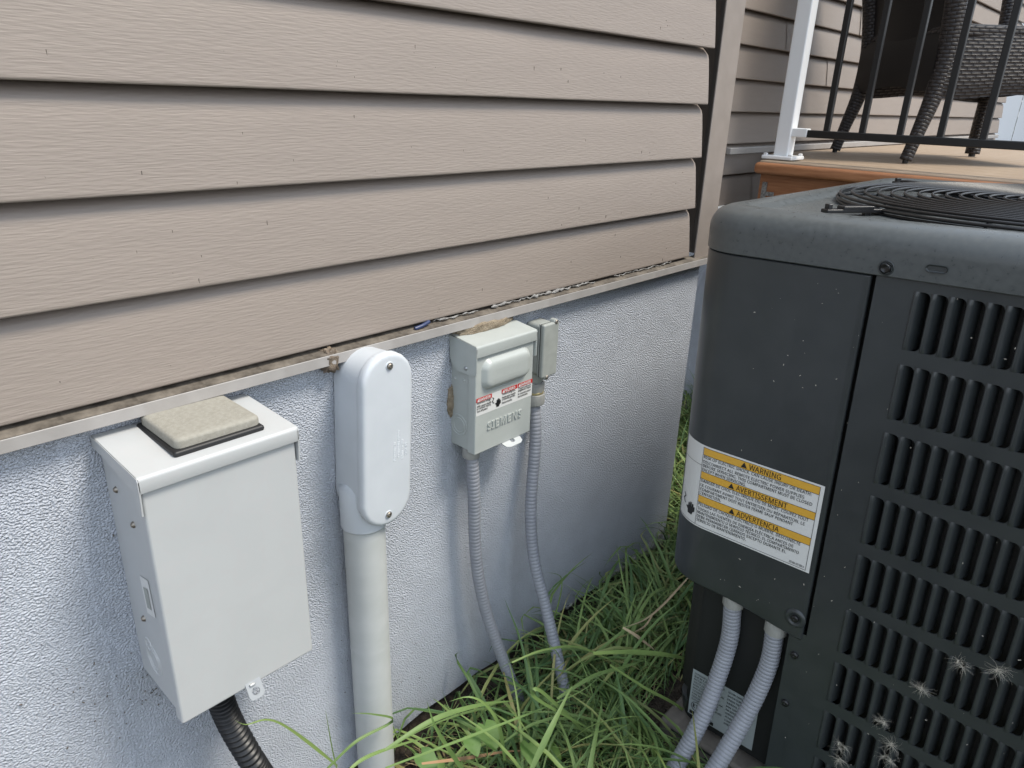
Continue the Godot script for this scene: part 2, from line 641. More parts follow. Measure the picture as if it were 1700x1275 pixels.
func build_house() -> void:
	var h := thing("house", "house wall of taupe vinyl siding above a blue-grey stucco foundation", "house")
	# siding of the near wall
	for k in 19:
		var y := 0.750 + EXPO * k
		part("siding_board", siding_mesh(-2.4, 1.397, y, EXPO, 100 + k), M.siding, h)
	var fb := MB.new()
	var fr_ := RandomNumberGenerator.new()
	fr_.seed = 91
	for i in 150:
		var k := fr_.randi() % 7
		var hh := fr_.randf_range(0.006, 0.075) * fr_.randf_range(0.4, 1.0)
		var fl_ := fr_.randf_range(0.001, 0.006)
		fb.xf.origin = Vector3(fr_.randf_range(0.15, 1.38), 0.750 + EXPO * k + hh + 0.003, -0.0001 - hh * 0.115)
		fb.box(Vector3.ZERO, Vector3(fr_.randf_range(0.0003, 0.0007), fl_, 0.0006), 0.0002, 1)
	var flecks := part("dirt_flecks", fb, M.ledge, h)
	flecks.set_meta("kind", "stuff")
	# sheathing right behind
	var b := MB.new()
	b.box(Vector3(-0.5, 1.72, -0.13), Vector3(3.76, 2.0, 0.19), 0.001)
	part("sheathing", b, M.black_rubber, h)
	# corner post
	b = MB.new()
	# thin sheet with rolled edges; the pocket that takes the board ends stays open behind it
	var pl := [Vector2(1.424, -0.004), Vector2(1.4225, -0.0025), Vector2(1.4228, -0.0008), Vector2(1.4245, 0.0), Vector2(1.498, 0.0), Vector2(1.5, -0.0005), Vector2(1.5012, -0.002), Vector2(1.5012, -0.09), Vector2(1.385, -0.09), Vector2(1.375, -0.04)]
	var rows := []
	for p in pl:
		rows.append(PackedVector3Array([Vector3(p.x, 2.7, p.y), Vector3(p.x, 0.738, p.y)]))
	b.grid(rows)
	var cp := part("corner_post", b, M.trim, h)
	cp.set_meta("label", "plain vertical corner trim of the siding")
	# return wall behind the corner
	b = MB.new()
	b.quad(Vector3(1.493, 0.74, -0.05), Vector3(1.493, 0.74, ZB), Vector3(1.493, 2.7, ZB), Vector3(1.493, 2.7, -0.05))
	part("return_wall", b, M.siding, h)
	# flashing under the lowest course: a dusty ledge and a pale drip face
	b = MB.new()
	b.box(Vector3(-0.45, 0.7335, 0.0), Vector3(3.9, 0.0145, 0.02), 0.001)
	var fl := part("flashing", b, M.flash, h)
	b = MB.new()
	var la := PackedVector3Array(); var lb := PackedVector3Array()
	for i in 60:
		var x := -2.4 + 3.89 * i / 59.0
		la.append(Vector3(x, 0.7412, 0.0095)); lb.append(Vector3(x, 0.7462, -0.012))
	b.grid([la, lb])
	part("ledge", b, M.ledge, fl)
	# torn seal behind the lowest board
	b = MB.new()
	for seg in [[0.79, 1.06, 0.0036], [1.12, 1.33, 0.0016], [0.67, 0.76, 0.0020]]:
		var path := PackedVector3Array()
		var rad := []
		var n := int((seg[1] - seg[0]) / 0.006)
		for i in n + 1:
			path.append(Vector3(lerpf(seg[0], seg[1], float(i) / n), 0.7478 + rng.randf_range(-0.0022, 0.0016), -0.0015 + rng.randf_range(-0.0015, 0.002)))
			rad.append(seg[2] * rng.randf_range(0.12, 1.0) * (0.3 if i == 0 or i == n else 1.0))
		b.tube(path, rad, 7)
	var fo := part("torn_seal", b, M.foil, h)
	fo.set_meta("label", "crumpled whitish seal torn loose under the lowest board")
	b = MB.new()
	b.tube(curve([Vector3(0.632, 0.7445, 0.002), Vector3(0.645, 0.7465, 0.003), Vector3(0.66, 0.749, 0.0)], 0.004), 0.003, 7)
	part("blue_wrap_scrap", b, M.blue_wrap, h)
	# foundation
	b = MB.new()
	b.xf = Transform3D.IDENTITY
	var nx := 90
	var fr := []
	for yy in [0, 1]:
		var row := PackedVector3Array()
		for i in nx + 1:
			var x := lerpf(-2.4, XC - 0.004, float(i) / nx)
			var y := 0.7235 if yy == 1 else 0.004 + 0.006 * sin(x * 31.0) * sin(x * 13.0)
			row.append(Vector3(x, y, -0.01))
		fr.append(row)
	b.grid(fr)
	b.quad(Vector3(XC - 0.004, 0.0, -0.01), Vector3(XC, 0.0, -0.014), Vector3(XC, 0.7235, -0.014), Vector3(XC - 0.004, 0.7235, -0.01))
	b.quad(Vector3(XC, 0.0, -0.014), Vector3(XC, 0.0, ZB - 0.01), Vector3(XC, 0.7235, ZB - 0.01), Vector3(XC, 0.7235, -0.014))
	b.quad(Vector3(XC, 0.0, ZB - 0.01), Vector3(6.5, 0.0, ZB - 0.01), Vector3(6.5, 0.72, ZB - 0.01), Vector3(XC, 0.72, ZB - 0.01))
	for i in b.v.size(): b.u[i] = Vector2(b.v[i].x - b.v[i].z, b.v[i].y)
	part("foundation_wall", b, M.stucco, h)
	b = MB.new()
	for i in 130:
		var cl := rng.randi() % 4
		var cc: Array = [[255, 1150, 22, 20], [165, 1160, 60, 45], [190, 820, 10, 60], [640, 1100, 60, 90]][cl]
		var q := on_z(cc[0] + rng.randfn() * cc[2], cc[1] + rng.randfn() * cc[3], -0.0085)
		if q.y < 0.01: continue
		var sz := rng.randf_range(0.0004, 0.0013)
		b.xf = Transform3D(Basis(Vector3(0, 0, 1), rng.randf() * TAU), Vector3(q.x, q.y, -0.0088))
		b.box(Vector3.ZERO, Vector3(sz * rng.randf_range(1.0, 2.6), sz, 0.0012), 0.0003, 1)
	var dirt := part("dirt_specks", b, M.ledge, h)
	dirt.set_meta("kind", "stuff")
	# broken foam edge and footing below it
	b = MB.new()
	b.box(Vector3(-0.5, -0.1, -0.09), Vector3(3.88, 0.3, 0.1), 0.005)
	part("footing", b, M.concrete, h)
	b = MB.new()
	var path2 := PackedVector3Array(); var rad2 := []
	for i in 110:
		path2.append(Vector3(0.83 + i * 0.0058, 0.001 + rng.randf_range(-0.004, 0.003) + 0.008 * smoothstep(60.0, 110.0, i), -0.016 + rng.randf_range(-0.002, 0.005) + 0.012 * smoothstep(60.0, 110.0, i)))
		rad2.append(rng.randf_range(0.004, 0.009) * (0.5 + 1.1 * smoothstep(40.0, 105.0, i)))
	b.tube(path2, rad2, 8)
	var fe := part("broken_edge", b, M.foil, h)
	fe.set_meta("label", "crumbled pale lower edge of the foundation coating")
	# siding of the wall that steps back, boards lapped at their ends
	for k in 22:
		var y := 0.748 - 0.016 + EXPO * (k)
		var cut := 2.95 + 1.1 * fposmod(k * 0.618, 1.0) - 0.35
		var a := siding_mesh(1.5, cut + 0.03, y, EXPO, 300 + k)
		var o := part("siding_board", a, M.siding, h)
		o.position.z = ZB
		a = siding_mesh(cut, 6.5, y, EXPO, 400 + k)
		o = part("siding_board", a, M.siding, h)
		o.position.z = ZB + 0.0022
	b = MB.new()
	b.box(Vector3(4.0, 1.85, ZB - 0.08), Vector3(5.1, 2.35, 0.09), 0.001)
	part("sheathing", b, M.black_rubber, h)
	b = MB.new()
	b.box(Vector3(1.95, 0.722, ZB + 0.004), Vector3(0.9, 0.02, 0.03), 0.002)
	part("flashing", b, M.white_paint, h)
	# pale strip where the wall meets the deck
	b = MB.new()
	b.box(Vector3(4.4, 0.914, ZB + 0.012), Vector3(4.1, 0.022, 0.018), 0.003)
	part("deck_flashing", b, M.flash, h)

# ------------------------------------------------------------------ deck
const DX := 2.25
const DY := 0.900

func build_deck() -> void:
	var d := thing("deck", "wooden deck with tan boards and an orange-brown stained rim", "deck", Vector3(DX, 0, ZB))
	var notch := 0.165
	var w := 0.14
	for i in 26:
		var b := MB.new()
		var za := notch if i < 3 else 0.0
		b.box(Vector3(0.012 + w * (i + 0.5), DY - 0.016, (za + 2.36) / 2), Vector3(w - 0.005, 0.032, 2.36 - za), 0.005)
		var bm: Material = M.deck
		part("plank", b, bm, d)
	var b2 := MB.new()
	b2.box(Vector3(-0.006, DY - 0.021, (notch + 2.34) / 2), Vector3(0.03, 0.034, 2.34 - notch), 0.012, 4)
	part("nosing", b2, M.cedar, d)
	b2 = MB.new()
	b2.box(Vector3(0.05, DY - 0.14, (notch + 2.34) / 2 + 0.004), Vector3(0.038, 0.2, 2.34 - notch), 0.003)
	b2.box(Vector3(0.24, DY - 0.14, notch + 0.02), Vector3(0.34, 0.2, 0.036), 0.003)
	part("rim_board", b2, M.cedar, d)
	b2 = MB.new()
	b2.box(Vector3(0.0285, DY - 0.09, notch + 0.024), Vector3(0.004, 0.05, 0.016), 0.001)
	b2.box(Vector3(0.0285, DY - 0.10, notch + 0.045), Vector3(0.004, 0.012, 0.026), 0.001)
	part("hanger_plate", b2, M.foil, d)
	for i in 4:
		b2 = MB.new()
		b2.box(Vector3(0.16 + 1.1 * i, 0.37, 2.1), Vector3(0.09, 0.84, 0.09), 0.004)
		part("post", b2, M.cedar, d)

# ------------------------------------------------------------------ left enclosure
func build_enclosure() -> void:
	var x0 := 0.205; var x1 := 0.3715; var y0 := 0.396; var y1 := 0.711; var zf := 0.106
	var cx := (x0 + x1) / 2
	var t := thing("electrical_enclosure", "large light grey metal enclosure with a taupe square cap on its top", "electrical box", Vector3(cx, y0, 0))
	var b := MB.new()
	b.xf.origin = Vector3(-cx, -y0, 0)
	# back can
	b.box(Vector3(cx, (y0 + y1) / 2 - 0.004, 0.043), Vector3(x1 - x0 - 0.008, y1 - y0 - 0.012, 0.108), 0.0025, 3)
	part("body", b, M.box_grey, t)
	# front cover with folded edges
	b = MB.new(); b.xf.origin = Vector3(-cx, -y0, 0)
	b.box(Vector3(cx, (y0 + y1) / 2 - 0.006, zf - 0.008), Vector3(x1 - x0, y1 - y0 - 0.012, 0.016), 0.003, 4)
	var cover := part("cover", b, M.box_grey, t)
	# hood: slightly sloping sheet with a front lip and side lips
	b = MB.new(); b.xf.origin = Vector3(-cx, -y0, 0)
	var prof := [Vector2(-0.009, y1 - 0.011), Vector2(-0.009, y1 + 0.001), Vector2(-0.0085, y1 + 0.002), Vector2(-0.007, y1 + 0.0028), Vector2(zf + 0.0005, y1 - 0.0015), Vector2(zf + 0.0032, y1 - 0.0030), Vector2(zf + 0.0044, y1 - 0.006), Vector2(zf + 0.0044, y1 - 0.0185), Vector2(zf + 0.0018, y1 - 0.0185), Vector2(zf + 0.0018, y1 - 0.008), Vector2(zf - 0.002, y1 - 0.0052), Vector2(-0.006, y1 - 0.0015)]
	var rows := []
	for p in prof: rows.append(PackedVector3Array([Vector3(x1 + 0.0022, p.y, p.x), Vector3(x0 - 0.0022, p.y, p.x)]))
	b.grid(rows)
	for s in [[x0 - 0.0022, -1.0], [x1 + 0.0022, 1.0]]:
		var poly := PackedVector2Array([Vector2(-0.009, y1 - 0.011), Vector2(-0.009, y1 + 0.002), Vector2(zf + 0.003, y1 - 0.0025), Vector2(zf + 0.0044, y1 - 0.006), Vector2(zf + 0.0044, y1 - 0.017), Vector2(zf + 0.002, y1 - 0.044), Vector2(zf - 0.007, y1 - 0.046), Vector2(zf - 0.010, y1 - 0.022), Vector2(0.02, y1 - 0.012)])
		var bx := MB.new()
		bx.xf = Transform3D(Basis(Vector3(0, 0, 1), Vector3(0, 1, 0), Vector3(-1, 0, 0)), Vector3(s[0] - cx, -y0, 0))
		bx.prism(poly, -0.0008, 0.0008)
		part("hood_lip", bx, M.box_grey, t)
	part("hood", b, M.box_grey, t)
	# gasket and square cap
	b = MB.new(); b.xf.origin = Vector3(-cx, -y0, 0)
	b.box(Vector3(0.2945, y1 + 0.0015, 0.046), Vector3(0.0985, 0.007, 0.097), 0.003, 3)
	part("gasket", b, M.black_rubber, t)
	b = MB.new()
	b.xf = Transform3D(Basis(Vector3(0, 0, 1), -0.012), Vector3(0.296 - cx, y1 + 0.0035 - y0, 0.044))
	var cr := []
	for q in [[0.0, 0.0], [0.0, 0.009], [0.0006, 0.0112], [0.002, 0.0130], [0.0042, 0.0138], [0.012, 0.0142], [0.034, 0.0146]]:
		cr.append(round_rect(0.0465 - q[0], 0.0455 - q[0], max(0.003, 0.008 - q[0]), q[1] * 0.85))
	b.grid(cr, true)
	b.fan(cr[cr.size() - 1])
	var cap := part("top_cap", b, M.cap_taupe, t)
	cap.set_meta("label", "weathered taupe square cap on a black gasket")
	# padlock tab
	b = MB.new()
	b.xf = Transform3D(Basis(Vector3(1, 0, 0), deg_to_rad(-14)), Vector3(0.288 - cx, 0.002, zf - 0.006))
	b.box(Vector3(0, 0.006, 0.003), Vector3(0.0225, 0.010, 0.0012), 0.0005)
	part("slot", b, M.black_rubber, cover)
	b = MB.new()
	b.xf = Transform3D(Basis(Vector3(1, 0, 0), deg_to_rad(-30)), Vector3(0.289 - cx, 0.0035, zf + 0.0012))
	var tab := PackedVector2Array()
	for p in [[-0.0095, 0.006], [-0.0095, -0.013], [-0.0085, -0.0165], [-0.006, -0.0185], [0.006, -0.0185], [0.0085, -0.0165], [0.0095, -0.013], [0.0095, 0.006]]: tab.append(Vector2(p[0], p[1]))
	plate_with_hole(b, tab, Vector2(0, -0.0095), 0.0048, 0.0006)
	part("padlock_tab", b, M.zinc, t)
	b = MB.new()
	b.xf = Transform3D(Basis(Vector3(1, 0, 0), deg_to_rad(-30)), Vector3(0.289 - cx, 0.0035, zf + 0.0012))
	b.box(Vector3(-0.002, -0.0008, 0.0018), Vector3(0.007, 0.0035, 0.003), 0.0012)
	part("rivet", b, M.zinc, t)
	# side: sticker, screws and knockouts on the left face
	var lx := x0 + 0.004 - cx
	b = MB.new()
	b.quad(Vector3(lx - 0.0007, 0.118, 0.047), Vector3(lx - 0.0007, 0.124, 0.071), Vector3(lx - 0.0007, 0.172, 0.068), Vector3(lx - 0.0007, 0.166, 0.044))
	var stk := part("sticker", b, M.white_label, t)
	b = MB.new()
	b.quad(Vector3(lx - 0.0012, 0.128, 0.052), Vector3(lx - 0.0012, 0.131, 0.064), Vector3(lx - 0.0012, 0.158, 0.0625), Vector3(lx - 0.0012, 0.155, 0.0505))
	part("print", b, M.outlet_grey, stk)
	for q in [[0.045, 0.038, 0.019], [0.045, 0.038, 0.0125], [0.062, 0.028, 0.008]]:
		b = MB.new()
		ring_on_x(b, Vector3(lx, q[0], q[1]), q[2])
		part("knockout", b, M.box_grey, t)
	for q in [[0.262, 0.02], [0.235, 0.055], [0.10, 0.03]]:
		b = MB.new()
		b.xf = Transform3D(Basis(Vector3(0, 0, 1), PI / 2), Vector3(lx, q[0], q[1]))
		b.lathe([[0.0, 0.0035], [0.002, 0.003], [0.0034, 0.0015], [0.0038, 0.0]], 12)
		part("screw", b, M.steel, t)
	# black corrugated hose out of the bottom
	b = MB.new()
	var o := Vector3(0.268, 0.40, 0.052)
	var path := curve([o - o, Vector3(0.0, -0.03, 0.0), Vector3(0.008, -0.09, 0.003), Vector3(0.03, -0.18, 0.012), Vector3(0.062, -0.29, 0.03), Vector3(0.10, -0.43, 0.06)], 0.0016)
	var rad := []
	for i in path.size():
		rad.append(0.0142 + 0.0022 * sin(i * 0.0016 / 0.0105 * TAU))
	b.tube(path, rad, 20)
	var hose := part("corrugated_hose", b, M.hose_black, self)
	hose.position = o
	tag(hose, "black corrugated hose coming out of the bottom of the large grey enclosure", "hose")

func round_rect(hx: float, hz: float, r: float, y: float, seg := 4) -> PackedVector3Array:
	var out := PackedVector3Array()
	for q in 4:
		var sx := 1.0 if (q == 0 or q == 3) else -1.0
		var sz := -1.0 if (q == 0 or q == 1) else 1.0
		for i in seg + 1:
			var a := q * PI / 2 + PI / 2 * i / seg
			out.append(Vector3(sx * (hx - r) + r * cos(a), y, sz * (hz - r) - r * sin(a)))
	return out

func plate_with_hole(b: MB, poly: PackedVector2Array, c: Vector2, r: float, t: float) -> void:
	# two halves above and below a horizontal cut through the hole
	var left := poly[1].x
	var right := poly[poly.size() - 2].x
	var up := PackedVector2Array(); var dn := PackedVector2Array()
	for p in poly:
		if p.y > c.y: up.append(p)
	# up holds the two top corners only when the sides are straight there
	var ul := PackedVector2Array([Vector2(right, c.y), Vector2(right, poly[poly.size() - 1].y), Vector2(left, poly[0].y), Vector2(left, c.y)])
	for i in 9:
		var a := PI - PI * i / 8.0
		ul.append(c + Vector2(cos(a), sin(a)) * r)
	var dl := PackedVector2Array([Vector2(left, c.y)])
	for p in poly:
		if p.y < c.y: dl.append(p)
	dl.append(Vector2(right, c.y))
	for i in 9:
		var a := -PI * i / 8.0
		dl.append(c + Vector2(cos(a), sin(a)) * r)
	b.prism(ul, -t, t)
	b.prism(dl, -t, t)

func ring_on_x(b: MB, c: Vector3, r: float) -> void:
	b.xf = Transform3D(Basis(Vector3(0, 0, 1), PI / 2), c)
	b.lathe([[r + 0.0012, 0.0], [r + 0.0008, 0.0007], [r, 0.0009], [r - 0.0008, 0.0007], [r - 0.0012, 0.0]], 28)
	b.xf = Transform3D.IDENTITY

# ------------------------------------------------------------------ conduit riser
func stadium(hw: float, hl: float, z: float, seg := 10) -> PackedVector3Array:
	# upright outline in x, y; counter-clockwise seen from +z
	var out := PackedVector3Array()
	for i in seg + 1:
		var a := PI * i / seg
		out.append(Vector3(hw * cos(a), (hl - hw) + hw * sin(a), z))
	for i in seg + 1:
		var a := PI + PI * i / seg
		out.append(Vector3(hw * cos(a), -(hl - hw) + hw * sin(a), z))
	return out

func build_riser() -> void:
	var t := thing("conduit_riser", "pale grey plastic conduit elbow with an oval screwed cover on a straight pipe", "conduit", Vector3(0.516, -0.03, 0.021))
	# pipe
	var b := MB.new()
	b.lathe([[0.030, 0.0], [0.030, 0.2], [0.030, 0.40], [0.030, 0.53]], 40)
	part("pipe", b, M.pvc_pipe, t)
	b = MB.new()
	b.lathe([[0.0302, 0.512], [0.0325, 0.512], [0.0328, 0.5135], [0.0328, 0.535], [0.0325, 0.575], [0.02, 0.585], [0.0, 0.586]], 40)
	part("hub", b, M.pvc, t)
	# body: swept oval, leaning a little
	var body := Node3D.new()
	var xf := Transform3D(Basis(Vector3(0, 0, 1), -0.045), Vector3(0.0175, 0.648, -0.026))
	b = MB.new(); b.xf = xf
	var rows := []
	for q in [[-0.003, 0.0375, 0.121], [0.02, 0.0385, 0.1225], [0.045, 0.0395, 0.1245], [0.0505, 0.0398, 0.125], [0.052, 0.0398, 0.125]]:
		rows.append(stadium(q[1], q[2], q[0]))
	b.grid(rows, true)
	part("body", b, M.pvc, t)
	b = MB.new(); b.xf = xf
	rows = []
	for q in [[0.0525, 0.0402, 0.1262], [0.0525, 0.0402, 0.1262], [0.056, 0.0415, 0.1275], [0.061, 0.0415, 0.1275], [0.064, 0.0408, 0.1268], [0.0662, 0.0392, 0.1252], [0.0672, 0.0368, 0.1228], [0.0676, 0.034, 0.12], [0.0679, 0.02, 0.106]]:
		rows.append(stadium(q[1], q[2], q[0]))
	b.grid(rows, true)
	b.fan(rows[rows.size() - 1])
	var cover := part("cover", b, M.pvc, t)
	# screws
	for s in [1.0, -1.0]:
		b = MB.new()
		b.xf = xf * Transform3D(Basis(Vector3(1, 0, 0), PI / 2), Vector3(0.0, s * 0.1095, 0.0675))
		b.lathe([[0.0062, 0.0], [0.0058, 0.0012], [0.0052, 0.0014]], 20)
		part("boss", b, M.pvc, cover)
		b = MB.new()
		b.xf = xf * Transform3D(Basis(Vector3(1, 0, 0), PI / 2), Vector3(0.0, s * 0.1095, 0.0678))
		b.lathe([[0.0043, 0.0005], [0.0042, 0.002], [0.003, 0.0031], [0.0012, 0.0034], [0.0006, 0.0026], [0.0, 0.0026]], 16)
		part("screw", b, M.steel, t)
	# moulded maker's lines, reading upwards
	b = MB.new()
	var place := func(x, y, l): return xf * Vector3(0.012 - y, -0.03 + x, 0.0679 + l)
	var lines := ["ELECTRICAL", "CONDUIT BODY", "RAIN TIGHT", "SCH 40"]
	for i in lines.size():
		var yy := -0.0065 * i
		text_into(b, lines[i], 0.0042, func(x, y, l): return place.call(x + 0.004 * (i % 2), y + yy, l), 0.0, false)
	part("moulded_lettering", b, M.moulded, cover)
	body.free()

# ------------------------------------------------------------------ disconnect box
func build_disconnect() -> void:
	var x0 := 0.711; var x1 := 0.8425; var y0 := 0.528; var y1 := 0.713; var zf := 0.047
	var cx := (x0 + x1) / 2
	var o := Vector3(cx, y0, 0)
	var t := thing("disconnect_box", "small grey-green disconnect box with a red and white danger label", "electrical box", o)
	var b := MB.new(); b.xf.origin = -o
	b.box(Vector3(cx, (y0 + y1) / 2 + 0.001, 0.010), Vector3(x1 - x0 - 0.006, y1 - y0 - 0.004, 0.044), 0.002, 3)
	part("body", b, M.disc_grey, t)
	# door with folded sides
	b = MB.new(); b.xf.origin = -o
	b.box(Vector3(cx, (y0 + y1) / 2 - 0.0015, zf - 0.0085), Vector3(x1 - x0, y1 - y0 - 0.006, 0.017), 0.0022, 3)
	var door := part("door", b, M.disc_grey, t)
	# embossed raised panel
	b = MB.new()
	b.xf = Transform3D(Basis.IDENTITY, Vector3(0.7775, 0.661, zf - 0.001) - o)
	var rows := []
	for q in [[0.0, 0.0], [0.0012, 0.0006], [0.0035, 0.003], [0.0065, 0.0068], [0.0085, 0.0085], [0.011, 0.0095], [0.015, 0.0100], [0.02, 0.0102]]:
		var r := round_rect(0.0565 - q[0], 0.0275 - q[0], max(0.003, 0.019 - q[0]), q[1], 6)
		var rr := PackedVector3Array()
		for p in r: rr.append(Vector3(p.x, -p.z, p.y))
		rows.append(rr)
	b.grid(rows, true)
	b.fan(rows[rows.size() - 1])
	part("raised_panel", b, M.disc_grey, door)
	# hood over the top
	b = MB.new(); b.xf.origin = -o
	var prof := [Vector2(-0.009, y1 - 0.002), Vector2(-0.009, y1 + 0.0035), Vector2(-0.007, y1 + 0.0048), Vector2(zf + 0.001, y1 - 0.0015), Vector2(zf + 0.0032, y1 - 0.003), Vector2(zf + 0.0040, y1 - 0.0055), Vector2(zf + 0.0040, y1 - 0.0195), Vector2(zf + 0.0022, y1 - 0.0195), Vector2(zf + 0.0022, y1 - 0.008), Vector2(zf, y1 - 0.005), Vector2(-0.006, y1 + 0.001)]
	rows = []
	for p in prof: rows.append(PackedVector3Array([Vector3(x1 + 0.0018, p.y, p.x), Vector3(x0 - 0.0018, p.y, p.x)]))
	b.grid(rows)
	var hood := part("hood", b, M.disc_grey, t)
	for sx in [x0 - 0.0018, x1 + 0.0018]:
		b = MB.new()
		b.xf = Transform3D(Basis(Vector3(0, 0, 1), Vector3(0, 1, 0), Vector3(-1, 0, 0)), Vector3(sx, 0, 0) - o)
		b.prism(PackedVector2Array([Vector2(-0.009, y1 + 0.0035), Vector2(zf + 0.003, y1 - 0.0022), Vector2(zf + 0.004, y1 - 0.0055), Vector2(zf + 0.004, y1 - 0.046), Vector2(zf - 0.006, y1 - 0.050), Vector2(0.008, y1 - 0.050), Vector2(-0.004, y1 - 0.040), Vector2(-0.008, y1 - 0.03)]), -0.0007, 0.0007)
		part("hood_side", b, M.disc_grey, hood)
	# side details
	var lx := x0 + 0.003 - cx
	for q in [0.0175, 0.0122]:
		b = MB.new()
		ring_on_x(b, Vector3(lx, 0.041, 0.0075), q)
		part("knockout", b, M.disc_grey, t)
	b = MB.new()
	b.xf = Transform3D(Basis(Vector3(0, 0, 1), PI / 2), Vector3(x0 - 0.0025 - cx, y1 - 0.041 - y0, 0.028))
	b.lathe([[0.0, 0.002], [0.0022, 0.0018], [0.0034, 0.0]], 14)
	part("rivet", b, M.zinc, t)
	for q in [[0.118, -0.002], [0.12, 0.018]]:
		b = MB.new()
		b.xf = Transform3D(Basis(Vector3(0, 0, 1), PI / 2), Vector3(lx, q[0], q[1]))
		b.lathe([[0.0, 0.0016], [0.0018, 0.0012], [0.003, 0.0]], 12)
		part("dimple", b, M.disc_grey, t)
	# danger label across the door
	var place := func(x, y, l): return Vector3(x, y, zf + 0.0003 + l) - o
	b = MB.new()
	rect_into(b, 0.7125, 0.8418, 0.5965, 0.6265, place, 0.0)
	var lab := part("danger_label", b, M.white_label, t)
	b = MB.new()
	for q in [[0.7125, 0.7465], [0.7685, 0.805], [0.8062, 0.8418]]: rect_into(b, q[0], q[1], 0.6195, 0.6265, place, 0.0004)
	part("red_band", b, M.red, lab)
	b = MB.new()
	for q in [[0.7185, "DANGER"], [0.7745, "PELIGRO"], [0.8122, "DANGER"]]:
		text_into(b, q[1], 0.0046, func(x, y, l): return place.call(q[0] + x, 0.6207 + y, 0.0006 + l), 0.0, true, 0.025, 0.0002)
	for q in [0.7142, 0.7702, 0.8078]:
		poly_into(b, PackedVector2Array([Vector2(q, 0.6205), Vector2(q + 0.0045, 0.6205), Vector2(q + 0.00225, 0.6255)]), place, 0.0007)
	part("white_print", b, M.white_label, lab)
	b = MB.new()
	shock_sign(b, 0.7545, 0.6, 0.0125, place, 0.0005)
	var body_text := [["Hazardous voltage.", "Will cause death", "or serious injury.", "Turn off power."], ["Tension peligrosa.", "Puede causar muerte", "o lesiones graves.", "Desconecte."], ["Tension", "dangereuse. Coupez", "le courant avant", "tout entretien."]]
	var cols := [0.714, 0.7698, 0.8072]
	for ci in 3:
		for li in 4:
			text_into(b, body_text[ci][li], 0.0030, func(x, y, l): return place.call(cols[ci] + x, 0.6155 - li * 0.0046 + y, 0.0005 + l), 0.0, false, 0.031 if li != 3 else 0.024, 0.0002)
	part("print", b, M.ink, lab)
	# embossed maker's name
	b = MB.new()
	text_into(b, "SIEMENS", 0.0135, func(x, y, l): return Vector3(0.778 + x, 0.5655 + y, zf - 0.0006 + l) - o, 0.5, true, 0.080, 0.0024)
	part("embossed_lettering", b, M.disc_grey, door)
	# padlock tab
	b = MB.new()
	b.xf = Transform3D(Basis(Vector3(1, 0, 0), deg_to_rad(-68)), Vector3(0.795, 0.5305, zf - 0.004) - o)
	var tab := PackedVector2Array()
	for p in [[-0.021, 0.006], [-0.021, -0.006], [-0.019, -0.013], [-0.012, -0.0165], [0.012, -0.0165], [0.019, -0.013], [0.021, -0.006], [0.021, 0.006]]: tab.append(Vector2(p[0], p[1]))
	plate_with_hole(b, tab, Vector2(0.002, -0.0055), 0.0046, 0.0007)
	part("padlock_tab", b, M.pvc_pipe, t)

# ------------------------------------------------------------------ small outlet box
func build_outlet() -> void:
	var o := Vector3(0.903, 0.612, 0.0)
	var t := thing("outlet_box", "narrow weathered grey outlet box with a screwed cover beside the disconnect box", "outlet box", o)
	var b := MB.new()
	b.box(Vector3(0, 0.046, 0.005), Vector3(0.037, 0.092, 0.034), 0.007, 4)
	part("body", b, M.outlet_grey, t)
	b = MB.new()
	b.box(Vector3(0, 0.046, 0.0285), Vector3(0.040, 0.096, 0.009), 0.0035, 4)
	b.box(Vector3(0, 0.046, 0.0225), Vector3(0.0405, 0.0965, 0.0022), 0.001)
	var cover := part("cover", b, M.outlet_grey, t)
	b = MB.new()
	b.box(Vector3(0, 0.046, 0.0235), Vector3(0.0385, 0.0945, 0.0032), 0.001)
	part("gasket", b, M.black_rubber, cover)
	for s in [[0.012, 0.094], [-0.006, -0.002]]:
		b = MB.new()
		b.xf = Transform3D(Basis(Vector3(1, 0, 0), PI / 2), Vector3(s[0], s[1], 0.026))
		b.lathe([[0.0052, -0.004], [0.0054, 0.004], [0.005, 0.006], [0.0, 0.0062]], 16)
		part("lug", b, M.outlet_grey, t)
		b = MB.new()
		b.xf = Transform3D(Basis(Vector3(1, 0, 0), PI / 2), Vector3(s[0], s[1], 0.032))
		b.lathe([[0.0038, 0.0], [0.0036, 0.0015], [0.0024, 0.0024], [0.001, 0.0024], [0.0006, 0.0012], [0.0, 0.0012]], 14)
		part("screw", b, M.steel, t)
	# threaded connector and gland nut under the box
	b = MB.new()
	b.lathe([[0.0155, 0.004], [0.0155, -0.016], [0.0142, -0.017], [0.0142, -0.020]], 24)
	part("hub", b, M.outlet_grey, t)
	b = MB.new()
	b.lathe([[0.0160, -0.020], [0.0182, -0.0205], [0.0182, -0.037], [0.0155, -0.0375]], 8)
	part("connector", b, M.fitting, t)
	b = MB.new()
	b.lathe([[0.0165, -0.0365], [0.0176, -0.037], [0.0176, -0.0405], [0.0160, -0.0415]], 24)
	part("washer", b, M.brass, t)
	b = MB.new()
	b.lathe([[0.0175, -0.0412], [0.0205, -0.0425], [0.0205, -0.060], [0.0180, -0.0625], [0.0112, -0.063]], 10)
	part("gland_nut", b, M.fitting, t)

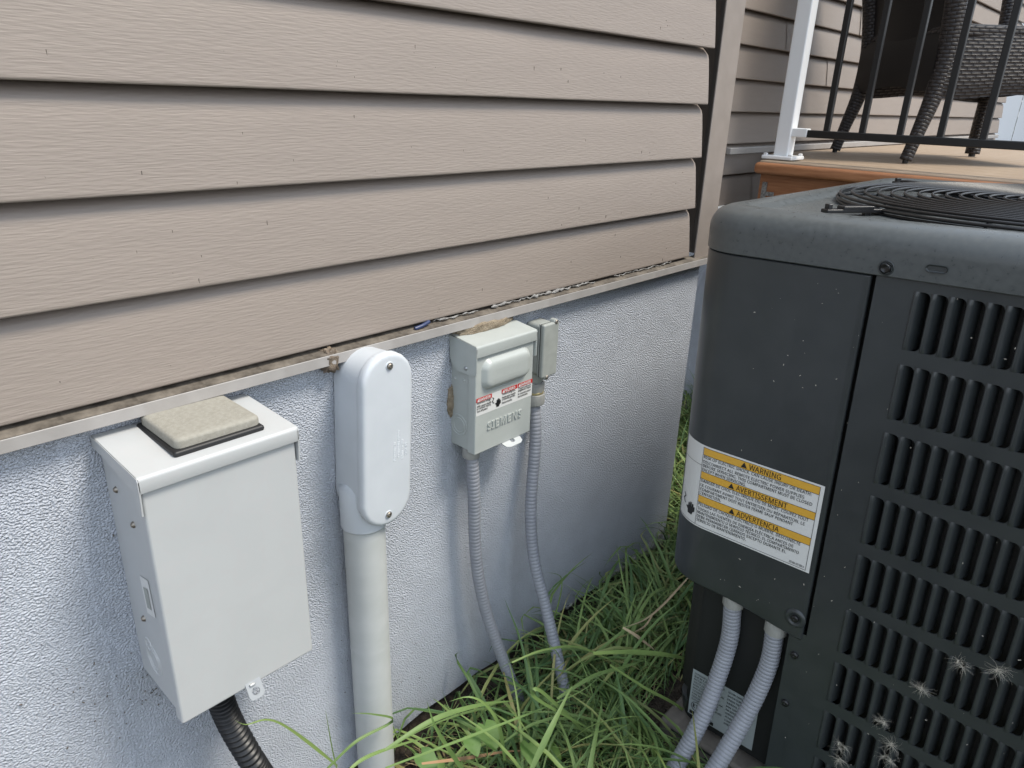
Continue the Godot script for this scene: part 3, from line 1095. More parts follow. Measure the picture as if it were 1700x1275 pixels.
func build_wall_conduits() -> void:
	var a := Vector3(0.7285, 0.531, 0.021)
	var b := MB.new()
	ribbed(b, [Vector3.ZERO, Vector3(0.004, -0.09, 0.004), Vector3(0.009, -0.19, 0.004), Vector3(0.017, -0.27, 0.008), Vector3(0.036, -0.37, 0.020), Vector3(0.075, -0.53, 0.056), Vector3(0.10, -0.60, 0.08)], 0.0109, 0.0007, 0.0070)
	var o := part("flexible_conduit", b, M.conduit, self)
	o.position = a
	tag(o, "grey ribbed conduit hanging from the disconnect box down into the grass", "conduit")
	b = MB.new()
	b.lathe([[0.0112, -0.018], [0.0145, -0.0175], [0.0148, -0.004], [0.0135, 0.0]], 12)
	part("gland_nut", b, M.fitting, o)
	a = Vector3(0.903, 0.556, 0.0)
	b = MB.new()
	ribbed(b, [Vector3.ZERO, Vector3(-0.006, -0.07, 0.014), Vector3(-0.024, -0.20, 0.026), Vector3(-0.029, -0.30, 0.044), Vector3(-0.026, -0.40, 0.078), Vector3(-0.034, -0.53, 0.135), Vector3(-0.05, -0.62, 0.18)], 0.0112, 0.0007, 0.0070)
	o = part("flexible_conduit", b, M.conduit, self)
	o.position = a
	tag(o, "grey ribbed conduit hanging from the narrow outlet box down into the grass", "conduit")

# lumpy blob squashed into shape
func blob(b: MB, c: Vector3, size: Vector3, amp: float, seed_: int, nu := 26, nv := 16) -> void:
	var f := FastNoiseLite.new()
	f.seed = seed_
	f.frequency = 1.4
	f.fractal_octaves = 3
	var rows := []
	for i in nv + 1:
		var th := -PI / 2 + PI * i / nv
		var row := PackedVector3Array()
		for j in nu:
			var a := TAU * j / nu
			var d := Vector3(cos(th) * cos(a), sin(th), -cos(th) * sin(a))
			d = Vector3(sign(d.x) * pow(abs(d.x), 0.7), sign(d.y) * pow(abs(d.y), 0.7), d.z)
			row.append(c + d * size * (1.0 + amp * f.get_noise_3dv(d * 1.6)))
		rows.append(row)
	b.grid(rows, true)

func build_sealants() -> void:
	var c := Vector3(0.776, 0.722, -0.004)
	var b := MB.new()
	blob(b, Vector3.ZERO, Vector3(0.062, 0.012, 0.017), 0.22, 3, 60, 14)
	var o := part("sealant_bead", b, M.foam, self)
	o.position = c
	tag(o, "tan foam sealant bead squeezed out above the disconnect box", "sealant")
	c = Vector3(0.7135, 0.606, -0.011)
	b = MB.new()
	blob(b, Vector3.ZERO, Vector3(0.009, 0.027, 0.006), 0.4, 4, 24, 20)
	o = part("sealant_bead", b, M.foam, self)
	o.position = c
	tag(o, "small tan sealant bulge at the left side of the disconnect box", "sealant")
	c = Vector3(0.488, 0.731, 0.0)
	b = MB.new()
	blob(b, Vector3.ZERO, Vector3(0.011, 0.016, 0.012), 0.45, 5)
	o = part("sealant_bead", b, M.caulk, self)
	o.position = c
	tag(o, "dark brown glossy caulk lump between the flashing and the conduit elbow", "sealant")

# ------------------------------------------------------------------ air conditioner
const AS := 0.79           # side of the square cabinet
const AR := 0.07           # corner radius
const A_SEAM := 0.247

# outline of the cabinet seen from above, inset by d; counter-clockwise from above
func cab_ring(d: float, y: float, seg := 8) -> PackedVector3Array:
	var r := round_rect(AS / 2 - d, AS / 2 - d, max(0.004, AR - d), y, seg)
	for i in r.size(): r[i] += Vector3(AS / 2, 0, AS / 2)
	return r

# point on the skin: s metres from the seam towards the house, round the corner
func skin(s: float, y: float, off: float) -> Vector3:
	var flat := A_SEAM - AR
	if s <= flat: return Vector3(-off, y, A_SEAM - s)
	var a := (s - flat) / AR
	if a <= PI / 2:
		return Vector3(AR - (AR + off) * cos(a), y, AR - (AR + off) * sin(a))
	return Vector3(AR + (s - flat) - AR * PI / 2, y, -off)

func build_air_conditioner() -> void:
	# the pad
	var pad := thing("equipment_pad", "pale slotted pad under the dark air conditioner", "pad", Vector3(1.365, -0.035, 0.73))
	var b := MB.new()
	b.box(Vector3(0, 0.02, 0), Vector3(0.86, 0.06, 0.84), 0.008, 3)
	part("slab", b, M.pad, pad)
	b = MB.new()
	for i in 14:
		for k in 3:
			b.box(Vector3(-0.4305, 0.012 + 0.014 * k, -0.38 + i * 0.058 + 0.012 * (k % 2)), Vector3(0.002, 0.004, 0.03), 0.0008)
	part("slot_row", b, M.black_rubber, pad)

	var a := thing("air_conditioner", "dark grey outdoor air conditioner with louvred side and wire fan guard", "air conditioner", Vector3(0.93, 0.055, 0.282))
	a.rotation.x = -0.025
	# base pan
	b = MB.new()
	var rows := []
	for q in [[0.05, -0.036], [0.045, -0.034], [0.04, -0.03], [0.036, 0.0], [0.036, 0.002], [0.05, 0.003]]: rows.append(cab_ring(q[0], q[1]))
	b.grid(rows, true)
	part("base_pan", b, M.ac, a)
	# inner drum of the coil, dark
	b = MB.new()
	rows = [cab_ring(0.034, 0.03), cab_ring(0.034, 0.82)]
	b.grid(rows, true)
	part("coil", b, M.coil, a)
	# top cap
	b = MB.new()
	rows = []
	for q in [[0.006, 0.811], [-0.003, 0.8105], [-0.0045, 0.812], [-0.0045, 0.84], [-0.0042, 0.846], [-0.002, 0.853], [0.003, 0.861], [0.010, 0.8665], [0.02, 0.8705], [0.032, 0.872], [0.045, 0.8715], [0.056, 0.8695], [0.064, 0.866], [0.074, 0.8635]]:
		rows.append(cab_ring(q[0], q[1], 12))
	var inner: PackedVector3Array = rows[rows.size() - 1]
	for k in [0.5, 1.0]:
		var r := PackedVector3Array()
		for p in inner:
			var d := Vector3(p.x - AS / 2, 0, p.z - AS / 2)
			var q := Vector3(AS / 2, 0.866, AS / 2) + d.normalized() * 0.318
			r.append(Vector3(p.x, 0.8635, p.z).lerp(q, k))
		rows.append(r)
	var lip := PackedVector3Array(); var well := PackedVector3Array()
	for p in rows[rows.size() - 1]:
		var d := Vector3(p.x - AS / 2, 0, p.z - AS / 2).normalized()
		lip.append(Vector3(AS / 2, 0.862, AS / 2) + d * 0.312)
		well.append(Vector3(AS / 2, 0.72, AS / 2) + d * 0.305)
	rows.append(lip)
	b.grid(rows, true)
	var wb := MB.new()
	var floor_ring := PackedVector3Array()
	for p in well: floor_ring.append(Vector3(p.x, 0.70, p.z))
	wb.grid([lip, well, floor_ring], true)
	part("fan_well", wb, M.ac_inner, a)
	var cap := part("top_cap", b, M.ac_cap, a)
	cap.set_meta("label", "rounded dusty top cap with dried water spots")
	# pressed slot and bolt on the cap's rim
	b = MB.new()
	rows = []
	for q in [[0.0, 0.0], [0.0012, -0.0011], [0.003, -0.0016]]:
		var rr := PackedVector3Array()
		for p in stadium(0.0042 - q[0] * 0.5, 0.0115 - q[0] * 0.5, 0.0): rr.append(Vector3(-0.0046 - 0.0012 - q[1] - 0.0016, 0.828 + p.x, 0.313 + p.y))
		rows.append(rr)
	b.grid(rows, true); b.fan(rows[2])
	part("pressed_slot", b, M.ac, cap)
	b = MB.new()
	b.xf = Transform3D(Basis(Vector3(0, 0, 1), PI / 2), Vector3(-0.0046, 0.821, 0.2595))
	b.lathe([[0.0092, 0.0], [0.0088, 0.0008], [0.0078, 0.001], [0.0066, -0.0004]], 24)
	part("bolt_hole", b, M.ac, cap)
	b = MB.new()
	b.xf = Transform3D(Basis(Vector3(0, 0, 1), PI / 2), Vector3(-0.005, 0.821, 0.2595))
	b.lathe([[0.0068, -0.0005], [0.0066, 0.0035], [0.005, 0.0045]], 6)
	b.lathe([[0.005, 0.0045], [0.0042, 0.0032], [0.0, 0.003]], 6)
	part("bolt", b, M.wire, cap)

	# control compartment cover: flat, then round the corner, ends in the wall-side face
	b = MB.new()
	var top := 0.8085
	var bot := 0.274
	var lipw := PackedFloat32Array([0.0, 0.0005, 0.002])
	var ss := []
	ss.append([0.0035, -0.008]); ss.append([0.0028, -0.002]); ss.append([0.0035, 0.001]); ss.append([0.006, 0.0025])
	for i in 7: ss.append([0.012 + 0.165 * i / 6.0, 0.0028])
	for i in 14: ss.append([A_SEAM - AR + AR * PI / 2 * (i + 1) / 14.0, 0.0028])
	ss.append([A_SEAM - AR + AR * PI / 2 + 0.1, 0.0028]); ss.append([A_SEAM - AR + AR * PI / 2 + 0.2, 0.0028])
	rows = []
	var ys := [[top + 0.002, -0.006], [top, -0.001], [top - 0.0015, 0.0], [0.6, 0.0], [0.45, 0.0], [0.3, 0.0], [bot + 0.004, 0.0], [bot + 0.001, -0.0015], [bot, -0.005], [bot, -0.03]]
	for yy in ys:
		var r := PackedVector3Array()
		for q in ss: r.append(skin(q[0], yy[0] - (0.012 * (1 - smoothstep(0.0, 0.13, q[0])) if yy[0] < 0.28 else 0.0), q[1] + yy[1]))
		rows.append(r)
	b.grid(rows)
	var panel := part("control_cover", b, M.ac, a)
	# dark compartment behind it
	b = MB.new()
	var hx := [skin(0.01, 0, -0.012), skin(0.177, 0, -0.012), skin(0.21, 0, -0.012), skin(0.25, 0, -0.012), skin(0.3, 0, -0.012), skin(0.5, 0, -0.012), Vector3(0.28, 0, 0.2)]
	var r0 := PackedVector3Array(); var r1 := PackedVector3Array()
	for p in hx:
		r0.append(Vector3(p.x, bot - 0.002, p.z)); r1.append(Vector3(p.x, 0.8, p.z))
	b.fan(r0, false)
	b.grid([r1, r0], true)
	part("compartment", b, M.ac_inner, a)
	# screw dimple at the lower corner of the cover
	b = MB.new()
	b.xf = Transform3D(Basis(Vector3(0, 0, 1), PI / 2), Vector3(-0.003, 0.297, 0.2305))
	b.lathe([[0.0155, 0.0], [0.0145, 0.0018], [0.012, 0.0032], [0.0095, 0.0030], [0.008, 0.0012], [0.007, 0.0004], [0.0, 0.0004]], 28)
	part("screw_boss", b, M.ac, panel)
	b = MB.new()
	b.xf = Transform3D(Basis(Vector3(0, 0, 1), PI / 2), Vector3(-0.0034, 0.297, 0.2305))
	b.lathe([[0.0058, 0.0], [0.0056, 0.003], [0.004, 0.004], [0.0014, 0.004], [0.001, 0.002], [0.0, 0.002]], 16)
	part("screw", b, M.wire, panel)
	# recessed foot under the cover
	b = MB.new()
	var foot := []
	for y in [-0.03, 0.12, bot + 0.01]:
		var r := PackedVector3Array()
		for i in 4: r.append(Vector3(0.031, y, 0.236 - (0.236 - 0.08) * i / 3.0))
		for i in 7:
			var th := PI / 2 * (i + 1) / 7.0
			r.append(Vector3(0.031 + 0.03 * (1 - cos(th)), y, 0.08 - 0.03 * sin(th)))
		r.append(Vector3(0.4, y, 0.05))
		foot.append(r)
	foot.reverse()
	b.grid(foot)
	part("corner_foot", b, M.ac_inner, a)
	b = MB.new()
	b.quad(Vector3(0.0035, -0.03, 0.239), Vector3(0.053, -0.03, 0.239), Vector3(0.053, bot + 0.01, 0.239), Vector3(0.0035, bot + 0.01, 0.239))
	b.quad(Vector3(0.0005, -0.03, 0.2515), Vector3(0.0005, -0.03, 0.225), Vector3(0.0005, bot + 0.0, 0.225), Vector3(0.0005, bot + 0.0, 0.2515))
	b.quad(Vector3(0.0005, -0.03, 0.225), Vector3(0.006, -0.03, 0.224), Vector3(0.006, bot, 0.224), Vector3(0.0005, bot, 0.225))
	var flange := part("edge_flange", b, M.ac, a)
	for y in [0.232, 0.14]:
		b = MB.new()
		b.xf = Transform3D(Basis(Vector3(0, 0, 1), PI / 2), Vector3(0.0, y, 0.238))
		b.lathe([[0.006, 0.0], [0.0058, 0.002], [0.0045, 0.0035], [0.0015, 0.0035], [0.001, 0.002], [0.0, 0.002]], 14)
		part("screw", b, M.wire, flange)
	# rating plate on the recessed foot
	b = MB.new()
	rect_into(b, 0.0, 0.122, 0.0, 0.098, func(x, y, l): return Vector3(0.0302, -0.018 + y, 0.068 + x), 0.0)
	var plate := part("rating_plate", b, M.silver_label, a)
	b = MB.new()
	var prx := func(x, y, l): return Vector3(0.0302 - 0.0004 - l, -0.018 + y, 0.068 + x)
	var txt := ["OUTDOOR UNIT  MODEL NO.", "SERIAL NO.", "FACTORY CHARGED R-410A", "VOLTS 208/230 PH 1 HZ 60", "MIN CIRCUIT AMPS", "MAX FUSE OR BREAKER", "COMPRESSOR RLA LRA", "FAN MOTOR FLA HP", "DESIGN PRESSURE PSI", "SUITABLE FOR OUTDOOR USE"]
	for i in txt.size():
		text_into(b, txt[i], 0.0036, func(x, y, l): return prx.call(0.004 + x, 0.089 - i * 0.0062 + y, l), 0.0, false, 0.05 if i % 3 else 0.058, 0.0002)
		text_into(b, txt[(i * 3 + 2) % txt.size()], 0.0032, func(x, y, l): return prx.call(0.068 + x, 0.089 - i * 0.0075 + y, l), 0.0, false, 0.032 if i % 2 else 0.042, 0.0002)
	text_into(b, "ETL", 0.008, func(x, y, l): return prx.call(0.008 + x, 0.018 + y, l), 0.0, true, 0.0, 0.0002)
	var ring := PackedVector3Array()
	for i in 25: ring.append(prx.call(0.0155 + 0.0105 * cos(TAU * i / 24.0), 0.0215 + 0.0095 * sin(TAU * i / 24.0), 0.0))
	b.tube(ring, 0.0005, 5)
	rect_into(b, 0.003, 0.05, 0.002, 0.009, prx, 0.0001)
	part("print", b, M.ink, plate)

	build_louvres(a)
	b = MB.new()
	for i in 170:
		var yy := rng.randf_range(0.06, 0.80)
		var ww := rng.randf_range(0.1, 0.60)
		var sz := rng.randf_range(0.0003, 0.0009)
		var px := -0.0034 if ww < A_SEAM else -0.0006
		if ww < A_SEAM and yy < 0.29: continue
		if ww < A_SEAM and yy > 0.36 and yy < 0.53: continue
		b.xf = Transform3D(Basis(Vector3(1, 0, 0), rng.randf() * TAU), Vector3(px, yy, ww))
		b.box(Vector3.ZERO, Vector3(0.0004, sz * rng.randf_range(1.0, 4.0), sz), 0.0001, 1)
	var sp := part("pollen_specks", b, M.fluff, a)
	sp.set_meta("kind", "stuff")
	build_fan_guard(a)
	build_warning_label(a)

	# conduits dropping from the compartment
	var names := ["grey ribbed conduit under the air conditioner, the one nearer the house wall", "grey ribbed conduit under the air conditioner, the one nearer the louvres"]
	var tracks := [[[1217, 1000, 0.945], [1211, 1060, 0.943], [1193, 1120, 0.928], [1166, 1190, 0.895], [1122, 1272, 0.85], [1080, 1330, 0.81]], [[1287, 1045, 0.945], [1277, 1100, 0.942], [1252, 1160, 0.925], [1217, 1225, 0.892], [1178, 1290, 0.85], [1140, 1350, 0.81]]]
	var starts := []
	var ends := []
	for tr in tracks:
		var first: Vector3 = on_x(tr[0][0], tr[0][1], tr[0][2])
		starts.append(first + Vector3(0.002, 0.035, 0))
		var e := [Vector3.ZERO]
		for q in tr: e.append(on_x(q[0], q[1], q[2]) - first - Vector3(0.002, 0.035, 0))
		ends.append(e)
	for i in 2:
		b = MB.new()
		ribbed(b, ends[i], 0.0143, 0.0010, 0.0066, 20)
		var o := part("flexible_conduit", b, M.conduit, self)
		o.position = starts[i]
		tag(o, names[i], "conduit")
		b = MB.new()
		b.lathe([[0.0143, -0.04], [0.0172, -0.0395], [0.0175, -0.02], [0.017, -0.015]], 12)
		part("gland_nut", b, M.fitting, o)

const L_PITCH := 0.0186
const L_ROW := 0.0905
const L_H := 0.0715
const L_W := 0.0140
const L_W0 := 0.298

func slot_outline(n := 5) -> PackedVector2Array:
	# slot in (w, y): square on the left, rounded on the right; counter-clockwise with w right, y up
	var r := 0.0068
	var out := PackedVector2Array([Vector2(0, 0)])
	for i in n + 1:
		var a := -PI / 2 + PI / 2 * i / n
		out.append(Vector2(L_W - r + r * cos(a), r + r * sin(a)))
	for i in n + 1:
		var a := PI / 2 * i / n
		out.append(Vector2(L_W - r + r * cos(a), L_H - r + r * sin(a)))
	out.append(Vector2(0, L_H))
	return out

func build_louvres(a: Node3D) -> void:
	var cols := 23
	var nrows := 9
	var b := MB.new()
	var so := slot_outline()
	var top_y := 0.798
	var w_end := L_W0 + cols * L_PITCH
	# plain sheet round the slots; P maps (w, y) to the skin
	var P := func(w, y, d = 0.0): return Vector3(d, y, w)
	# looking at the face from outside (-x), +w runs to the right
	var sheet := func(w0, w1, y0, y1):
		b.quad(P.call(w0, y0), P.call(w1, y0), P.call(w1, y1), P.call(w0, y1))
	sheet.call(A_SEAM + 0.0025, L_W0, -0.03, 0.8125)
	sheet.call(w_end, 0.735, -0.03, 0.8125)
	sheet.call(L_W0, w_end, top_y, 0.8125)
	for k in nrows:
		var yb := top_y - k * L_ROW - L_H
		var yn := (top_y - (k + 1) * L_ROW) if k < nrows - 1 else -0.03
		sheet.call(L_W0, w_end, yn, yb)
		for c in cols:
			var w0 := L_W0 + c * L_PITCH
			# bar to the right of the slot and the corners cut by its rounding
			sheet.call(w0 + L_W, w0 + L_PITCH, yb, yb + L_H)
			for e in [0, 1]:
				var corner := Vector2(L_W, 0) if e == 0 else Vector2(L_W, L_H)
				for i in 5:
					var p := so[1 + e * 6 + i]; var q := so[2 + e * 6 + i]
					b.tri(P.call(w0 + corner.x, yb + corner.y), P.call(w0 + q.x, yb + q.y), P.call(w0 + p.x, yb + p.y))
			# rolled lip of the opening, 2 mm deep
			for i in so.size() - 1:
				var p := so[i]; var q := so[i + 1]
				b.quad(P.call(w0 + p.x, yb + p.y), P.call(w0 + p.x, yb + p.y, 0.002), P.call(w0 + q.x, yb + q.y, 0.002), P.call(w0 + q.x, yb + q.y))
	# folded edge along the seam
	b.quad(P.call(A_SEAM + 0.0025, -0.03), P.call(A_SEAM + 0.0025, 0.8125), P.call(A_SEAM + 0.0018, 0.8125, 0.012), P.call(A_SEAM + 0.0018, -0.03, 0.012))
	# the other faces of the cabinet
	var rows := []
	for y in [-0.03, 0.8125]:
		var r := PackedVector3Array()
		r.append(Vector3(0, y, 0.735))
		for i in 8: r.append(Vector3(0.055 * (1 - cos(PI / 2 * i / 7.0)), y, 0.735 + 0.055 * sin(PI / 2 * i / 7.0)))
		r.append(Vector3(AS - 0.05, y, AS)); r.append(Vector3(AS, y, AS - 0.05)); r.append(Vector3(AS, y, 0.06)); r.append(Vector3(AS - 0.06, y, 0.0)); r.append(Vector3(0.3, y, 0.0))
		rows.append(r)
	b.grid(rows)
	var panel := part("louvred_panel", b, M.ac, a)
	# one vane: leaves the sheet at the left of its slot and curves inwards
	b = MB.new()
	var n := 7
	var ra := []
	# cross-section in (w, depth): free edge, rounded crest standing proud, long roll into the slot
	var sec := [Vector2(-0.0046, 0.0022), Vector2(-0.0047, 0.0004), Vector2(-0.0042, -0.0012), Vector2(-0.0030, -0.0022), Vector2(-0.0014, -0.0024), Vector2(0.0004, -0.0015), Vector2(0.0022, 0.0008), Vector2(0.0040, 0.0045), Vector2(0.0056, 0.009), Vector2(0.0068, 0.0145), Vector2(0.0072, 0.02)]
	for q in sec:
		var row := PackedVector3Array()
		for y in [[-0.0004, 0.0], [0.0028, 0.55], [0.007, 0.95], [L_H * 0.5, 1.0], [L_H - 0.007, 0.95], [L_H - 0.0028, 0.55], [L_H + 0.0004, 0.0]]:
			var dd: float = q.y if q.y > 0 else q.y * y[1] - 0.0004 * (1.0 - y[1])
			row.append(Vector3(dd, y[0], q.x))
		ra.append(row)
	ra.reverse()
	b.grid(ra)
	var vane := b.mesh(M.ac)
	for k in nrows:
		for c in cols:
			put("louvre", vane, panel, Transform3D(Basis.IDENTITY, Vector3(0, top_y - k * L_ROW - L_H, L_W0 + c * L_PITCH)))

func build_fan_guard(a: Node3D) -> void:
	var c := Vector3(AS / 2, 0, AS / 2)
	var b := MB.new()
	var profs := [[0.325, 0.8665], [0.3265, 0.8715], [0.323, 0.8765]]
	var r := 0.306
	while r > 0.03:
		profs.append([r, 0.8785])
		r -= 0.0188
	for q in profs:
		var ring := []
		var pts := PackedVector3Array()
		for i in 97:
			var th := TAU * i / 96.0
			pts.append(c + Vector3(q[0] * cos(th), q[1], q[0] * sin(th)))
		b.tube(pts, 0.0023, 6, false)
	# ribs under the rings
	for k in 12:
		var th := TAU * (k + 0.35) / 12.0
		var pts := PackedVector3Array()
		for q in profs: pts.append(c + Vector3((q[0] - 0.001) * cos(th), q[1] - 0.0036, (q[0] - 0.001) * sin(th)))
		b.tube(pts, 0.002, 6)
	part("fan_guard", b, M.wire, a)
	# motor and blades below
	b = MB.new()
	b.xf.origin = c
	b.lathe([[0.075, 0.70], [0.075, 0.82], [0.06, 0.835], [0.0, 0.838]], 24)
	part("fan_motor", b, M.ac_inner, a)
	for k in 3:
		b = MB.new()
		b.xf = Transform3D(Basis(Vector3.UP, TAU * k / 3.0), c)
		var rows := []
		for i in 6:
			var rr := 0.07 + 0.22 * i / 5.0
			var row := PackedVector3Array()
			for j in 6:
				var s := (j / 5.0 - 0.5)
				row.append(Vector3(rr, 0.76 + 0.06 * s, s * (0.12 + 0.14 * i / 5.0)))
			rows.append(row)
		b.grid(rows)
		part("fan_blade", b, M.ac_inner, a)
	# bracket feet of the guard
	for k in 4:
		var th := deg_to_rad(217 + 90 * k)
		b = MB.new()
		var d := Vector3(cos(th), 0, sin(th))
		b.xf = Transform3D(Basis(d, Vector3.UP, d.cross(Vector3.UP)), c + Vector3(0, 0.867, 0))
		b.box(Vector3(0.365, 0.004, 0), Vector3(0.086, 0.005, 0.016), 0.0012)
		b.box(Vector3(0.362, 0.008, 0), Vector3(0.045, 0.005, 0.017), 0.0012)
		b.box(Vector3(0.402, 0.009, 0), Vector3(0.006, 0.008, 0.01), 0.001)
		b.box(Vector3(0.345, 0.0, 0), Vector3(0.008, 0.006, 0.008), 0.001)
		part("guard_bracket", b, M.wire, a)

func build_warning_label(a: Node3D) -> void:
	var y0 := 0.3785; var y1 := 0.5185
	var wR := 0.0095          # distance of the right edge from the seam
	var W := 0.2285
	# x runs from the label's left edge to the right as it is read; y up from its lower edge
	var place := func(x, y, l): return skin(wR + W - x, y0 + y, 0.0031 + l)
	var H := y1 - y0
	var b := MB.new()
	rect_into(b, 0.0, W, 0.0, H, place, 0.0, 40)
	var lab := part("warning_label", b, M.white_label, a)
	b = MB.new()
	var tx := 0.046
	var bars := [[0.0030, 0.0150], [0.0432, 0.0552], [0.0842, 0.0962]]
	for q in bars: rect_into(b, tx + 0.0006, W - 0.006, H - q[1], H - q[0], place, 0.0003, 30)
	part("yellow_band", b, M.yellow, lab)
	b = MB.new()
	var line := func(xa, xb, ya, yb): rect_into(b, xa, xb, ya, yb, place, 0.0006, 30)
	for q in bars:
		line.call(tx, W - 0.0055, H - q[1] - 0.0003, H - q[1] + 0.0003)
		line.call(tx, W - 0.0055, H - q[0] - 0.0003, H - q[0] + 0.0003)
	line.call(tx - 0.0003, tx + 0.0003, 0.003, H - 0.003)
	line.call(W - 0.0058, W - 0.0052, 0.003, H - 0.003)
	line.call(0.004, W - 0.0055, 0.0028, 0.0034)
	line.call(0.004, tx, H - 0.034, H - 0.0334)
	var heads := ["WARNING", "AVERTISSEMENT", "ADVERTENCIA"]
	var hw := [0.048, 0.078, 0.066]
	for i in 3:
		var yy: float = H - bars[i][1] + 0.0018
		var cx := tx + 0.098
		text_into(b, heads[i], 0.0086, func(x, y, l): return place.call(cx + x, yy + y, 0.0006 + l), 0.5, false, hw[i], 0.0002)
		var px: float = cx - hw[i] / 2 - 0.0125
		poly_into(b, PackedVector2Array([Vector2(px, yy), Vector2(px + 0.0095, yy), Vector2(px + 0.00475, yy + 0.0086)]), place, 0.0008)
	var paras := [["RISK OF ELECTRIC SHOCK. CAN CAUSE INJURY OR DEATH:", "DISCONNECT ALL REMOTE ELECTRIC POWER SUPPLIES", "BEFORE SERVICING. THIS COMPARTMENT MUST BE CLOSED", "EXCEPT WHEN SERVICING."],
		["DANGER DE CHOC ÉLECTRIQUE OU DE MORT. COUPEZ TOUT", "LE COURANT AVANT TOUT ENTRETIEN OU RÉPARATION. LE", "COMPARTIMENT DOIT RESTER FERMÉ SAUF PENDANT", "L'ENTRETIEN."],
		["PELIGRO DE CHOQUE ELÉCTRICO O MUERTE. DESCONECTE", "TODAS LAS FUENTES DE ENERGÍA ELÉCTRICA ANTES DE", "MANTENIMIENTO O SERVICIO TÉCNICO. EL COMPARTIMENTO", "DEBE PERMANECER CERRADO EXCEPTO DURANTE EL", "SERVICIO DE MANTENIMIENTO."]]
	var widths := [[0.165, 0.156, 0.168, 0.071], [0.167, 0.163, 0.147, 0.036], [0.162, 0.153, 0.162, 0.144, 0.083]]
	for i in 3:
		for j in paras[i].size():
			var yy: float = H - bars[i][1] - 0.0067 * (j + 1)
			text_into(b, paras[i][j], 0.0049, func(x, y, l): return place.call(tx + 0.002 + x, yy + y, 0.0006 + l), 0.0, false, widths[i][j], 0.0002)
	text_into(b, "337466-101 REV A", 0.0028, func(x, y, l): return place.call(W - 0.03 + x, 0.0055 + y, 0.0006 + l), 0.0, false, 0.022, 0.0002)
	shock_sign(b, 0.023, 0.014, 0.019, place, 0.0007)
	part("print", b, M.ink, lab)

# ------------------------------------------------------------------ railing, chair, fence
func build_railing() -> void:
	var o := Vector3(2.36, DY, -0.242)
	var t := thing("railing", "white railing post with thin black balusters along the deck edge", "railing", o)
	var b := MB.new()
	b.box(Vector3(0, 0.008, 0), Vector3(0.10, 0.012, 0.10), 0.004, 3)
	for s in [[1, 1], [1, -1], [-1, 1], [-1, -1]]: b.box(Vector3(0.04 * s[0], 0.017, 0.04 * s[1]), Vector3(0.012, 0.008, 0.012), 0.003)
	part("base_plate", b, M.white_paint, t)
	b = MB.new()
	b.box(Vector3(0, 0.53, 0), Vector3(0.047, 1.04, 0.047), 0.005, 3)
	part("post", b, M.white_paint, t)
	b = MB.new()
	b.box(Vector3(0, 0.085, 0.045), Vector3(0.034, 0.026, 0.05), 0.003)
	part("rail_bracket", b, M.white_paint, t)
	b = MB.new()
	b.box(Vector3(0, 0.083, 0.93), Vector3(0.026, 0.022, 1.78), 0.003)
	part("bottom_rail", b, M.rail_black, t)
	b = MB.new()
	b.box(Vector3(0, 0.96, 0.93), Vector3(0.04, 0.04, 1.8), 0.005)
	part("top_rail", b, M.rail_black, t)
	b = MB.new()
	b.box(Vector3(0, 0.52, 1.85), Vector3(0.056, 1.04, 0.056), 0.005, 3)
	part("post", b, M.white_paint, t)
	b = MB.new()
	b.box(Vector3(0, 0.517, 0), Vector3(0.017, 0.85, 0.017), 0.002)
	var bal := b.mesh(M.rail_black)
	for i in 16: put("baluster", bal, t, Transform3D(Basis.IDENTITY, Vector3(0, 0, 0.124 + i * 0.1048)))

func strip(b: MB, rows: Array) -> void:
	b.grid(rows)

